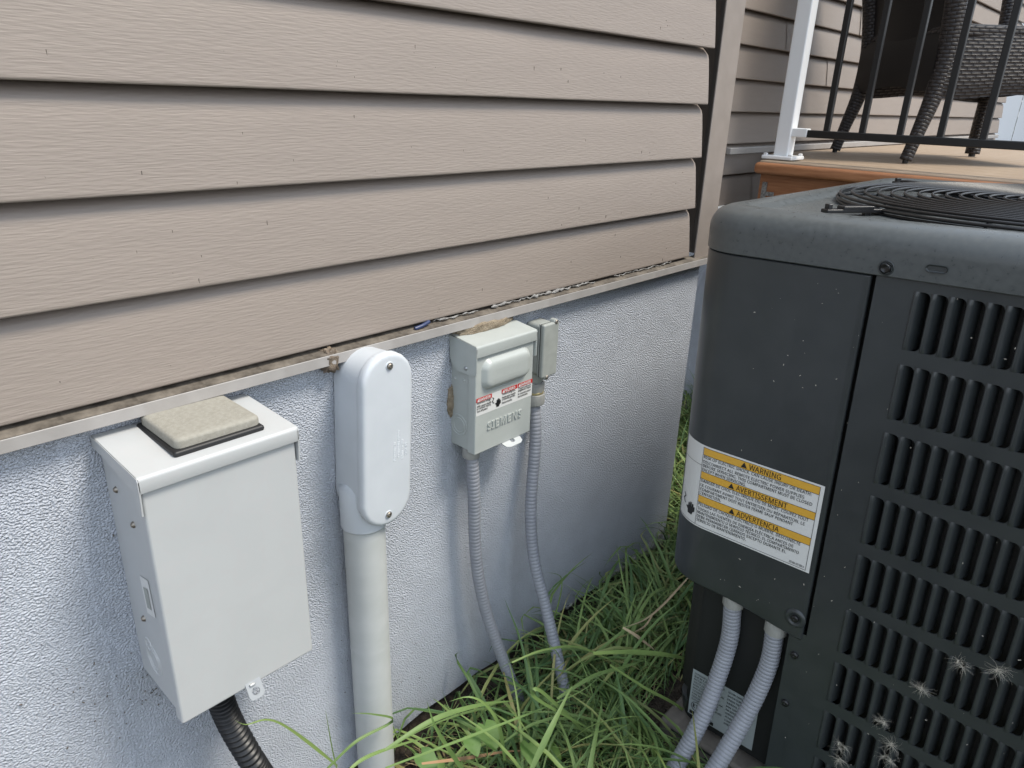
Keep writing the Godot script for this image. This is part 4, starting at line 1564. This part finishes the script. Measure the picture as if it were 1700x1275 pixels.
func build_chair() -> void:
	# local x to the chair's right, y up, z forward from the line between the rear feet
	var f := Vector3(0.717, 0, 0.697)
	var t := thing("patio_chair", "dark wicker patio armchair standing on the deck behind the railing", "chair", Vector3(2.81, DY, -0.131))
	t.basis = Basis(Vector3(-f.z, 0, f.x), Vector3.UP, f)
	var b: MB
	for s in [1.0, -1.0]:
		# rear leg running up into the frame of the back
		b = MB.new()
		var pts := curve([Vector3(0.245 * s, 0.012, 0.0), Vector3(0.243 * s, 0.10, 0.022), Vector3(0.238 * s, 0.22, 0.05), Vector3(0.24 * s, 0.36, 0.058), Vector3(0.255 * s, 0.55, 0.03), Vector3(0.272 * s, 0.75, -0.02), Vector3(0.26 * s, 0.93, -0.07)], 0.02)
		var rad := []
		for i in pts.size():
			var y := pts[i].y
			rad.append(lerpf(0.019, 0.031, smoothstep(0.02, 0.34, y)))
		b.tube(pts, rad, 12)
		part("leg", b, M.wicker, t)
		b = MB.new()
		b.tube(PackedVector3Array([Vector3(0.245 * s, 0.002, 0.0), Vector3(0.245 * s, 0.014, 0.0)]), 0.009, 10)
		part("foot", b, M.rail_black, t)
		b = MB.new()
		pts = curve([Vector3(0.262 * s, 0.012, 0.56), Vector3(0.268 * s, 0.12, 0.565), Vector3(0.272 * s, 0.24, 0.57), Vector3(0.27 * s, 0.40, 0.575), Vector3(0.275 * s, 0.6, 0.56)], 0.03)
		b.tube(pts, 0.026, 12)
		part("leg", b, M.wicker, t)
		b = MB.new()
		b.tube(PackedVector3Array([Vector3(0.262 * s, 0.002, 0.56), Vector3(0.262 * s, 0.014, 0.56)]), 0.012, 10)
		part("foot", b, M.rail_black, t)
		# arm
		b = MB.new()
		pts = curve([Vector3(0.268 * s, 0.64, 0.01), Vector3(0.285 * s, 0.65, 0.15), Vector3(0.295 * s, 0.64, 0.35), Vector3(0.285 * s, 0.62, 0.52), Vector3(0.275 * s, 0.59, 0.57)], 0.03)
		b.tube(pts, 0.02, 10)
		part("arm", b, M.wicker, t)
		# side apron, scalloped underneath
		b = MB.new()
		apron(b, Vector3(0.252 * s, 0, 0.055), Vector3(0.285 * s, 0, 0.57), s, 0.20, 0.385)
		part("apron", b, M.wicker, t)
	b = MB.new()
	apron(b, Vector3(-0.24, 0, 0.04), Vector3(0.24, 0, 0.04), -1.0, 0.22, 0.385)
	part("apron", b, M.chair_dark, t)
	b = MB.new()
	apron(b, Vector3(-0.28, 0, 0.585), Vector3(0.28, 0, 0.585), 1.0, 0.22, 0.385)
	part("apron", b, M.wicker, t)
	b = MB.new()
	b.box(Vector3(0, 0.39, 0.31), Vector3(0.53, 0.04, 0.54), 0.015, 3)
	part("seat", b, M.wicker, t)
	# back panel, curved and leaning
	for q in [[0.0, M.chair_dark], [0.022, M.wicker]]:
		b = MB.new()
		var rows := []
		for i in 12:
			var k := i / 11.0
			var row := PackedVector3Array()
			for j in 11:
				var s := j / 10.0 * 2 - 1
				var y := 0.36 + 0.60 * k
				var z: float = lerpf(0.055, -0.055, pow(k, 1.5)) - 0.02 * (1 - s * s) + q[0]
				row.append(Vector3(s * lerpf(0.235, 0.268, sin(PI * k)), y, z))
			rows.append(row)
		if q[0] == 0.0: rows.reverse()
		b.grid(rows)
		part("backrest", b, q[1], t)
	b = MB.new()
	b.tube(curve([Vector3(-0.26, 0.93, -0.07), Vector3(-0.15, 0.985, -0.09), Vector3(0, 1.0, -0.095), Vector3(0.15, 0.985, -0.09), Vector3(0.26, 0.93, -0.07)], 0.03), 0.028, 12)
	part("top_rail", b, M.wicker, t)

func apron(b: MB, p0: Vector3, p1: Vector3, side: float, ylo: float, yhi: float) -> void:
	var n := 16
	var across := Vector3.UP.cross(p1 - p0).normalized() * 0.014
	for off in [1.0, -1.0]:
		var rows := []
		for k in 6:
			var row := PackedVector3Array()
			for i in n + 1:
				var u := float(i) / n
				var lo := ylo + 0.028 * (0.5 - 0.5 * cos(TAU * u)) - 0.012 * sin(PI * u)
				var p := p0.lerp(p1, u)
				row.append(Vector3(p.x, lerpf(lo, yhi, k / 5.0), p.z) + across * off * (1.0 if k > 0 and k < 5 else 0.2))
			rows.append(row)
		if off < 0:
			for r in rows: r.reverse()
		b.grid(rows)

func build_fence() -> void:
	var t := thing("fence", "white vinyl panel fence standing beyond the deck", "fence", Vector3(7.2, -0.03, 0.0))
	var b := MB.new()
	b.box(Vector3(0, 0.92, 0), Vector3(0.022, 1.66, 0.158), 0.004)
	var pk := b.mesh(M.white_paint)
	for i in 28: put("picket", pk, t, Transform3D(Basis.IDENTITY, Vector3(0, 0, -2.0 + i * 0.162)))
	for y in [0.12, 1.78]:
		b = MB.new()
		b.box(Vector3(-0.02, y, 0.2), Vector3(0.05, 0.14, 4.6), 0.005)
		part("rail", b, M.white_paint, t)
	for z in [-2.1, 0.2, 2.45]:
		b = MB.new()
		b.box(Vector3(0, 0.97, z), Vector3(0.127, 1.94, 0.127), 0.008)
		b.box(Vector3(0, 1.955, z), Vector3(0.15, 0.03, 0.15), 0.01)
		part("post", b, M.white_paint, t)
	# shrub that shows above and beside it
	var s := thing("shrub", "leafy green shrub growing beyond the white fence", "shrub", Vector3(8.4, -0.03, 0.3))
	b = MB.new()
	for k in 7:
		var th := TAU * k / 7.0
		b.tube(curve([Vector3.ZERO, Vector3(0.15 * cos(th), 1.0, 0.15 * sin(th)), Vector3(0.5 * cos(th), 2.4, 0.6 * sin(th))], 0.2), 0.025, 6)
	part("stem", b, M.bark, s)
	b = MB.new()
	for i in 5200:
		var d := Vector3(rng.randfn(), rng.randfn(), rng.randfn()).normalized() * pow(rng.randf(), 0.4)
		var p := Vector3(0, 1.9, 0) + d * Vector3(0.9, 1.3, 1.6)
		leaf_quad(b, p, 0.055)
	part("foliage", b, M.grass, s)

func leaf_quad(b: MB, p: Vector3, s: float) -> void:
	var d := Vector3(rng.randfn(), rng.randfn() * 0.6, rng.randfn()).normalized()
	var e := d.cross(Vector3(rng.randfn(), rng.randfn(), rng.randfn())).normalized()
	var k := rng.randf()
	b.col = Color(lerpf(0.035, 0.09, k), lerpf(0.08, 0.17, k), lerpf(0.015, 0.03, k))
	b.tri(p, p + d * s + e * s * 0.35, p + d * s * 2.0)
	b.tri(p, p + d * s * 2.0, p + d * s - e * s * 0.35)

# ------------------------------------------------------------------ plants
# a folded blade along a path
func blade_path(b: MB, pts: PackedVector3Array, w: float, blade_col: Color, wide: Vector3 = Vector3.ZERO) -> void:
	var n := pts.size()
	var rows_l := PackedVector3Array(); var rows_m := PackedVector3Array(); var rows_r := PackedVector3Array()
	for i in n:
		var k := float(i) / (n - 1)
		var t := (pts[min(i + 1, n - 1)] - pts[max(i - 1, 0)]).normalized()
		var s := wide
		if s == Vector3.ZERO: s = t.cross(Vector3.UP)
		elif s != Vector3.ZERO: s = t.cross(Vector3(0.0, 0.6, 0.0) + (CAM - pts[i]).normalized())
		s = (s - t * s.dot(t))
		if s.length() < 1e-4: s = Vector3.RIGHT
		s = s.normalized()
		var up := s.cross(t).normalized()
		var hw: float = w * 0.5 * min(1.0, (0.55 + 1.5 * k)) * (1.0 - pow(k, 2.6))
		rows_l.append(pts[i] - s * hw + up * hw * 0.35)
		rows_m.append(pts[i])
		rows_r.append(pts[i] + s * hw + up * hw * 0.35)
	var start := b.v.size()
	for i in n:
		var k := float(i) / (n - 1)
		b.col = blade_col
		var ii: int = min(i, n - 2)
		var along := (rows_m[ii + 1] - rows_m[ii])
		var nl := (rows_m[i] - rows_l[i] + Vector3(0, 1e-6, 0)).cross(along).normalized()
		var nr := (rows_r[i] - rows_m[i] + Vector3(0, 1e-6, 0)).cross(along).normalized()
		b._put(rows_l[i], nl, Vector2(0, k)); b._put(rows_m[i], (nl + nr).normalized(), Vector2(0.5, k)); b._put(rows_r[i], nr, Vector2(1, k))
	for i in n - 1:
		var q := start + i * 3
		b._tri(q, q + 1, q + 4); b._tri(q, q + 4, q + 3)
		b._tri(q + 1, q + 2, q + 5); b._tri(q + 1, q + 5, q + 4)

func green(k: float, bright := 1.0) -> Color:
	return Color(lerpf(0.06, 0.22, k) * bright, lerpf(0.13, 0.31, k) * bright, lerpf(0.04, 0.09, k) * bright)

func random_blade(b: MB, p: Vector3, h: float, w: float, droop: float, straw := false) -> void:
	var th := rng.randf() * TAU
	var d := Vector3(cos(th), 0, sin(th))
	var pts := PackedVector3Array()
	var n := 9
	var el := rng.randf_range(0.75, 1.45) - (1.0 if straw else 0.0)
	var q := p
	var sway := rng.randf_range(-0.25, 0.25)
	for i in n:
		pts.append(q)
		el -= droop * rng.randf_range(0.12, 0.34)
		d = d.rotated(Vector3.UP, sway * 0.3)
		q += (d * cos(el) + Vector3.UP * sin(el)) * h / (n - 1)
		q.y = max(q.y, ground_y(q.x, q.z) + 0.002)
	if p.z > -0.01 and p.x < XC + 0.01:
		for i in n:
			if pts[i].z < 0.002: pts[i].z = 0.002 + (0.002 - pts[i].z) * 0.3
	# nothing grows through the cabinet or its pad
	for i in n:
		if pts[i].x > 0.925 and pts[i].z > 0.29 and pts[i].x < 1.8 and pts[i].z < 1.15: return
	if straw:
		var k := rng.randf()
		var c := Color(lerpf(0.2, 0.42, k), lerpf(0.14, 0.33, k), lerpf(0.07, 0.18, k))
		blade_path(b, pts, w, c)
	else:
		var k := rng.randf()
		var c := green(k)
		if rng.randf() < 0.12: c = Color(0.3, 0.27, 0.1).lerp(c, rng.randf() * 0.7)
		blade_path(b, pts, w, c)

func hero(b: MB, px: Array, zs: Array, w: float, c0: Color) -> void:
	var pts := []
	for i in px.size():
		pts.append(on_z(px[i][0], px[i][1], zs[i] if zs.size() > 1 else zs[0]))
	var cv := curve(pts, 0.012)
	var run: Vector3 = pts[pts.size() - 1] - pts[0]
	var mid: Vector3 = pts[int(pts.size() / 2.0)]
	blade_path(b, cv, w, c0, run.cross((CAM - mid).lerp(Vector3.UP, 0.25)).normalized())

func build_plants() -> void:
	var b := MB.new()
	# tufts between the wall and the machine
	for i in 3600:
		var x := rng.randf_range(0.42, 1.5)
		var z := rng.randf_range(0.0, 0.62)
		if x > 0.915 and z > 0.28: continue
		# bare soil along the wall near the two hanging conduits
		var bare := exp(-pow((x - 0.74) / 0.12, 2) - pow(z / 0.08, 2))
		if rng.randf() < bare * 1.3: continue
		if x < 0.6 and z < 0.06 and rng.randf() < 0.8: continue
		if z < 0.02 and rng.randf() < 0.5: continue
		var h := rng.randf_range(0.06, 0.17)
		if x < 0.58: h *= 0.5
		random_blade(b, Vector3(x, ground_y(x, z) - 0.005, z), h, rng.randf_range(0.0014, 0.0040), rng.randf_range(0.5, 1.3))
	for i in 800:
		var x := rng.randf_range(0.55, 1.5)
		var z := rng.randf_range(0.05, 0.55)
		if x > 0.91 and z > 0.28: continue
		random_blade(b, Vector3(x, ground_y(x, z) - 0.005, z), rng.randf_range(0.16, 0.32) * (0.6 if x < 0.64 else 1.0), rng.randf_range(0.005, 0.0095), rng.randf_range(0.5, 1.2))
	# thick fringe along the foot of the machine
	for i in 900:
		var x := rng.randf_range(0.74, 0.935)
		var z := rng.randf_range(0.22, 0.62)
		random_blade(b, Vector3(x, ground_y(x, z) - 0.005, z), rng.randf_range(0.06, 0.16), rng.randf_range(0.0022, 0.0055), rng.randf_range(0.5, 1.3))
	for i in 500:
		var x := rng.randf_range(0.9, 1.45)
		var z := rng.randf_range(0.02, 0.27)
		random_blade(b, Vector3(x, ground_y(x, z) - 0.005, z), rng.randf_range(0.10, 0.2), rng.randf_range(0.0025, 0.006), rng.randf_range(0.5, 1.2))
	# lawn beyond the corner of the house
	for i in 8000:
		var x := rng.randf_range(1.45, 3.4)
		var z := rng.randf_range(ZB + 0.03, 0.3)
		if x < XC + 0.03 and z < 0.0: continue
		random_blade(b, Vector3(x, ground_y(x, z) - 0.005, z), rng.randf_range(0.10, 0.28), rng.randf_range(0.003, 0.007), rng.randf_range(0.4, 1.1))
	for i in 7000:
		var x := rng.randf_range(-1.0, 1.6)
		var z := rng.randf_range(0.6, 2.2)
		if x > 0.88 and z < 1.1: continue
		random_blade(b, Vector3(x, ground_y(x, z) - 0.005, z), rng.randf_range(0.05, 0.12), rng.randf_range(0.003, 0.005), rng.randf_range(0.4, 1.0))
	var o := part("grass", b, M.grass, self)
	tag(o, "uncut green grass growing between the house wall and the air conditioner", "grass", "", "stuff")
	# dry stems
	b = MB.new()
	for i in 1700:
		var x := rng.randf_range(0.5, 2.2)
		var z := rng.randf_range(0.01, 0.4)
		if x > 0.88 and z > 0.25: continue
		if x > XC: z -= 0.3
		random_blade(b, Vector3(x, ground_y(x, z) + rng.randf_range(0.0, 0.025), z), rng.randf_range(0.03, 0.12), rng.randf_range(0.0012, 0.003), rng.randf_range(0.3, 1.0), true)
	o = part("dry_grass", b, M.straw, self)
	tag(o, "tan dead grass stems lying under the green blades", "grass", "", "stuff")

	# single long blades that stand out
	var heroes := [
		[[[560, 1272], [510, 1232], [468, 1203], [440, 1195], [408, 1203], [388, 1194]], [0.03, 0.05, 0.07, 0.08, 0.085, 0.085], 0.0075, "long green blade arching towards the black hose", false],
		[[[530, 1290], [590, 1232], [652, 1197], [620, 1186], [580, 1184]], [0.05, 0.06, 0.07, 0.075, 0.075], 0.006, "bent green blade folded back across the grey pipe", true],
		[[[562, 1290], [551, 1240], [540, 1176]], [0.02, 0.015, 0.012], 0.0025, "thin dark upright stem left of the grey pipe", false],
		[[[775, 1290], [745, 1245], [722, 1205], [708, 1162]], [0.19, 0.2, 0.2, 0.19], 0.010, "broad green blade leaning left in front of the stucco", false],
		[[[838, 1262], [828, 1205], [806, 1170], [778, 1157], [745, 1165]], [0.2, 0.2, 0.19, 0.18, 0.16], 0.008, "arching blade bent over towards the wall", false],
		[[[640, 1245], [720, 1195], [800, 1170], [862, 1163]], [0.14, 0.15, 0.16, 0.17], 0.010, "broad blade lying level above the bare soil", false],
		[[[880, 1282], [912, 1215], [935, 1168], [951, 1136]], [0.27, 0.27, 0.26, 0.25], 0.012, "broad pale blade slanting up to the right beside the conduits", false],
		[[[1012, 1104], [1070, 1142], [1130, 1176], [1180, 1225], [1214, 1290]], [0.27, 0.3, 0.33, 0.36, 0.38], 0.0075, "long blade falling across the conduit of the air conditioner", false],
		[[[925, 1160], [985, 1123], [1035, 1108], [1075, 1094]], [0.22, 0.23, 0.24, 0.24], 0.009, "grey-green blade pointing at the air conditioner", false],
		[[[985, 1085], [1050, 1083], [1120, 1090], [1190, 1109]], [0.27, 0.29, 0.31, 0.33], 0.011, "bright broad blade reaching over the rating plate", true],
		[[[1020, 1175], [1050, 1205], [1075, 1245], [1090, 1275]], [0.3, 0.3, 0.31, 0.31], 0.010, "dark broad blade drooping towards the pad", false],
		[[[985, 1230], [900, 1150], [890, 1160], [960, 1200], [1010, 1225]], [0.25, 0.25, 0.25, 0.26, 0.26], 0.009, "folded blade among the ends of the hanging conduits", false],
		[[[700, 1290], [690, 1250], [660, 1225], [640, 1160]], [0.06, 0.05, 0.04, 0.03], 0.003, "thin blade rising right of the grey pipe", false],
		[[[905, 1060], [925, 1010], [932, 960], [905, 950]], [0.03, 0.03, 0.03, 0.02], 0.004, "dark blade standing against the shaded stucco", false],
		[[[960, 1040], [985, 1005], [1050, 970], [1095, 872]], [0.02, 0.02, 0.02, 0.02], 0.003, "thin seed stem leaning at the foundation corner", false],
		[[[640, 1275], [800, 1215], [960, 1150], [1010, 1105]], [0.22, 0.23, 0.25, 0.26], 0.005, "narrow blade running level through the tuft", false],
		[[[850, 1100], [900, 1080], [960, 1075], [1020, 1100], [1060, 1130]], [0.16, 0.17, 0.18, 0.2, 0.22], 0.006, "arching green blade behind the tuft", false],
		[[[560, 1300], [600, 1262], [660, 1238], [720, 1222]], [0.1, 0.1, 0.1, 0.1], 0.007, "green blade lying across the foot of the grey pipe", false],
	]
	for q in heroes:
		b = MB.new()
		var k := rng.randf()
		var gc := green(0.4 + 0.5 * k)
		hero(b, q[0], q[1], q[2] * 0.85, gc)
		o = part("grass_blade", b, M.grass, self)
		tag(o, q[3], "grass blade", "long grass blades")
	# dry bent stalk between wall and machine
	b = MB.new()
	for q in [[[[1146, 955], [1100, 1005], [1068, 1030], [1034, 1042]], [0.2, 0.2, 0.2, 0.2], 0.005], [[[1034, 1042], [1055, 1055], [1088, 1080]], [0.2, 0.22, 0.24], 0.007], [[[1085, 1018], [1070, 1040], [1050, 1050]], [0.2, 0.2, 0.2], 0.004]]:
		hero(b, q[0], q[1], q[2], Color(0.5, 0.39, 0.24))
	o = part("dry_stalk", b, M.straw, self)
	tag(o, "bent straw-coloured dead stalk above the grass beside the machine", "dead stalk")
	b = MB.new()
	hero(b, [[700, 1268], [780, 1258], [840, 1248], [890, 1246]], [0.16, 0.17, 0.17, 0.18], 0.006, Color(0.36, 0.22, 0.12))
	o = part("dry_stalk", b, M.straw, self)
	tag(o, "brown dead leaf blade lying at the front of the tuft", "dead stalk")
	# broad-leaved weeds
	var weeds := [
		[[[700, 1252, 0.036, 0.1], [728, 1265, 0.02, 0.7]], 0.13, "broad-leaved weed at the foot of the grey pipe"],
		[[[805, 1205, 0.040, 0.35], [780, 1225, 0.03, 0.2]], 0.17, "heart-leaved weed under the bare soil patch"],
		[[[878, 1235, 0.036, 0.5], [905, 1240, 0.034, 0.8]], 0.21, "pair of upright broad weed leaves below the hanging conduits"],
		[[[1122, 888, 0.045, 1.0], [1140, 905, 0.045, 1.0], [1116, 930, 0.04, 0.9], [1135, 925, 0.035, 0.9]], -0.05, "pale three-leaved weed at the foundation corner"],
	]
	for q in weeds:
		var c: Vector3 = on_z(q[0][0][0], q[0][0][1], q[1])
		var base := Vector3(c.x, ground_y(c.x, q[1]) - 0.01, q[1] + 0.01)
		var t := thing("weed", q[2], "weed", base)
		for l in q[0]:
			var p := on_z(l[0], l[1], q[1]) - base
			b = MB.new()
			heart(b, p, l[2], rng.randf_range(-0.6, 0.6), l[3])
			part("leaf", b, M.grass, t)
			b = MB.new()
			b.col = green(0.5)
			b.tube(curve([Vector3.ZERO, p * 0.5 + Vector3(0.004, 0.0, 0.0), p], 0.01), 0.0011, 5)
			part("stem", b, M.grass, t)

func heart(b: MB, p: Vector3, s: float, turn: float, k: float) -> void:
	var face := (CAM - p).normalized().lerp(Vector3.UP, 0.55).normalized()
	var yv := (Vector3.UP - face * face.y).normalized()
	yv = yv.rotated(face, turn + PI)
	var xv := yv.cross(face)
	b.col = Color(lerpf(0.055, 0.13, k), lerpf(0.13, 0.23, k), lerpf(0.02, 0.035, k))
	var rows := []
	for i in 9:
		var v := i / 8.0
		var hw: float = 0.48 * pow(max(0.0, sin(PI * pow(0.02 + 0.98 * v, 0.58))), 0.8)
		var row := PackedVector3Array()
		for j in 7:
			var u := j / 6.0 * 2 - 1
			var notch: float = -0.22 * abs(u) * (1 - v) * (1 - v)
			row.append(p + xv * (u * hw * s) + yv * ((v + notch) * s) + face * s * (0.10 * abs(u) * hw - 0.16 * v * v + 0.015 * sin(v * 17.0 + u * 3.0)))
		rows.append(row)
	b.grid(rows)

# ------------------------------------------------------------------ seed fluff caught on the cabinet
func build_fluff() -> void:
	var spots := [[1590, 1098, 0.013, "seed fluff tuft on the band under the fifth louvre row, left one of two"], [1655, 1112, 0.014, "seed fluff tuft linked by a thread, right one of two under the fifth louvre row"], [1530, 1143, 0.013, "lone seed fluff tuft on the top edge of the seventh louvre row"], [1468, 1200, 0.012, "seed fluff tuft hanging over the bottom of the seventh louvre row"], [1392, 1234, 0.013, "seed fluff tuft on the first slot of the lowest louvre row"], [1480, 1235, 0.015, "largest clump of seed fluff on the lowest louvre row"], [1392, 1262, 0.012, "seed fluff tuft below the first slot of the lowest louvre row"], [1478, 1262, 0.012, "seed fluff tuft right under the largest fluff clump"]]
	for s in spots:
		var c := on_x(s[0], s[1], 0.924)
		var b := MB.new()
		# matted clumps: several loose centres, curled fibres of uneven length
		var hubs := [Vector3.ZERO]
		for i in rng.randi_range(1, 3): hubs.append(Vector3(-0.001, rng.randfn() * 0.004, rng.randfn() * 0.006))
		for i in 64:
			var c0: Vector3 = hubs[rng.randi() % hubs.size()]
			var d := Vector3(-abs(rng.randfn()) * 0.35, rng.randfn() + 0.25, rng.randfn() * 1.2).normalized()
			var l: float = s[2] * rng.randf_range(0.3, 1.5)
			var fp := PackedVector3Array()
			var q := c0
			for k in 5:
				fp.append(q)
				d = (d + Vector3(rng.randfn() * 0.12, rng.randfn() * 0.35 - 0.1, rng.randfn() * 0.35)).normalized()
				q += d * l / 4.0
			b.tube(fp, [0.00013, 0.00012, 0.0001, 0.00008, 0.00005], 3, false)
		b.tube(PackedVector3Array([Vector3(0, -0.003, 0), Vector3(0.0005, 0.002, 0)]), 0.0009, 5)
		var o := part("seed_fluff", b, M.fluff, self)
		o.position = c
		tag(o, s[3], "seed fluff", "seed fluff on the louvres")
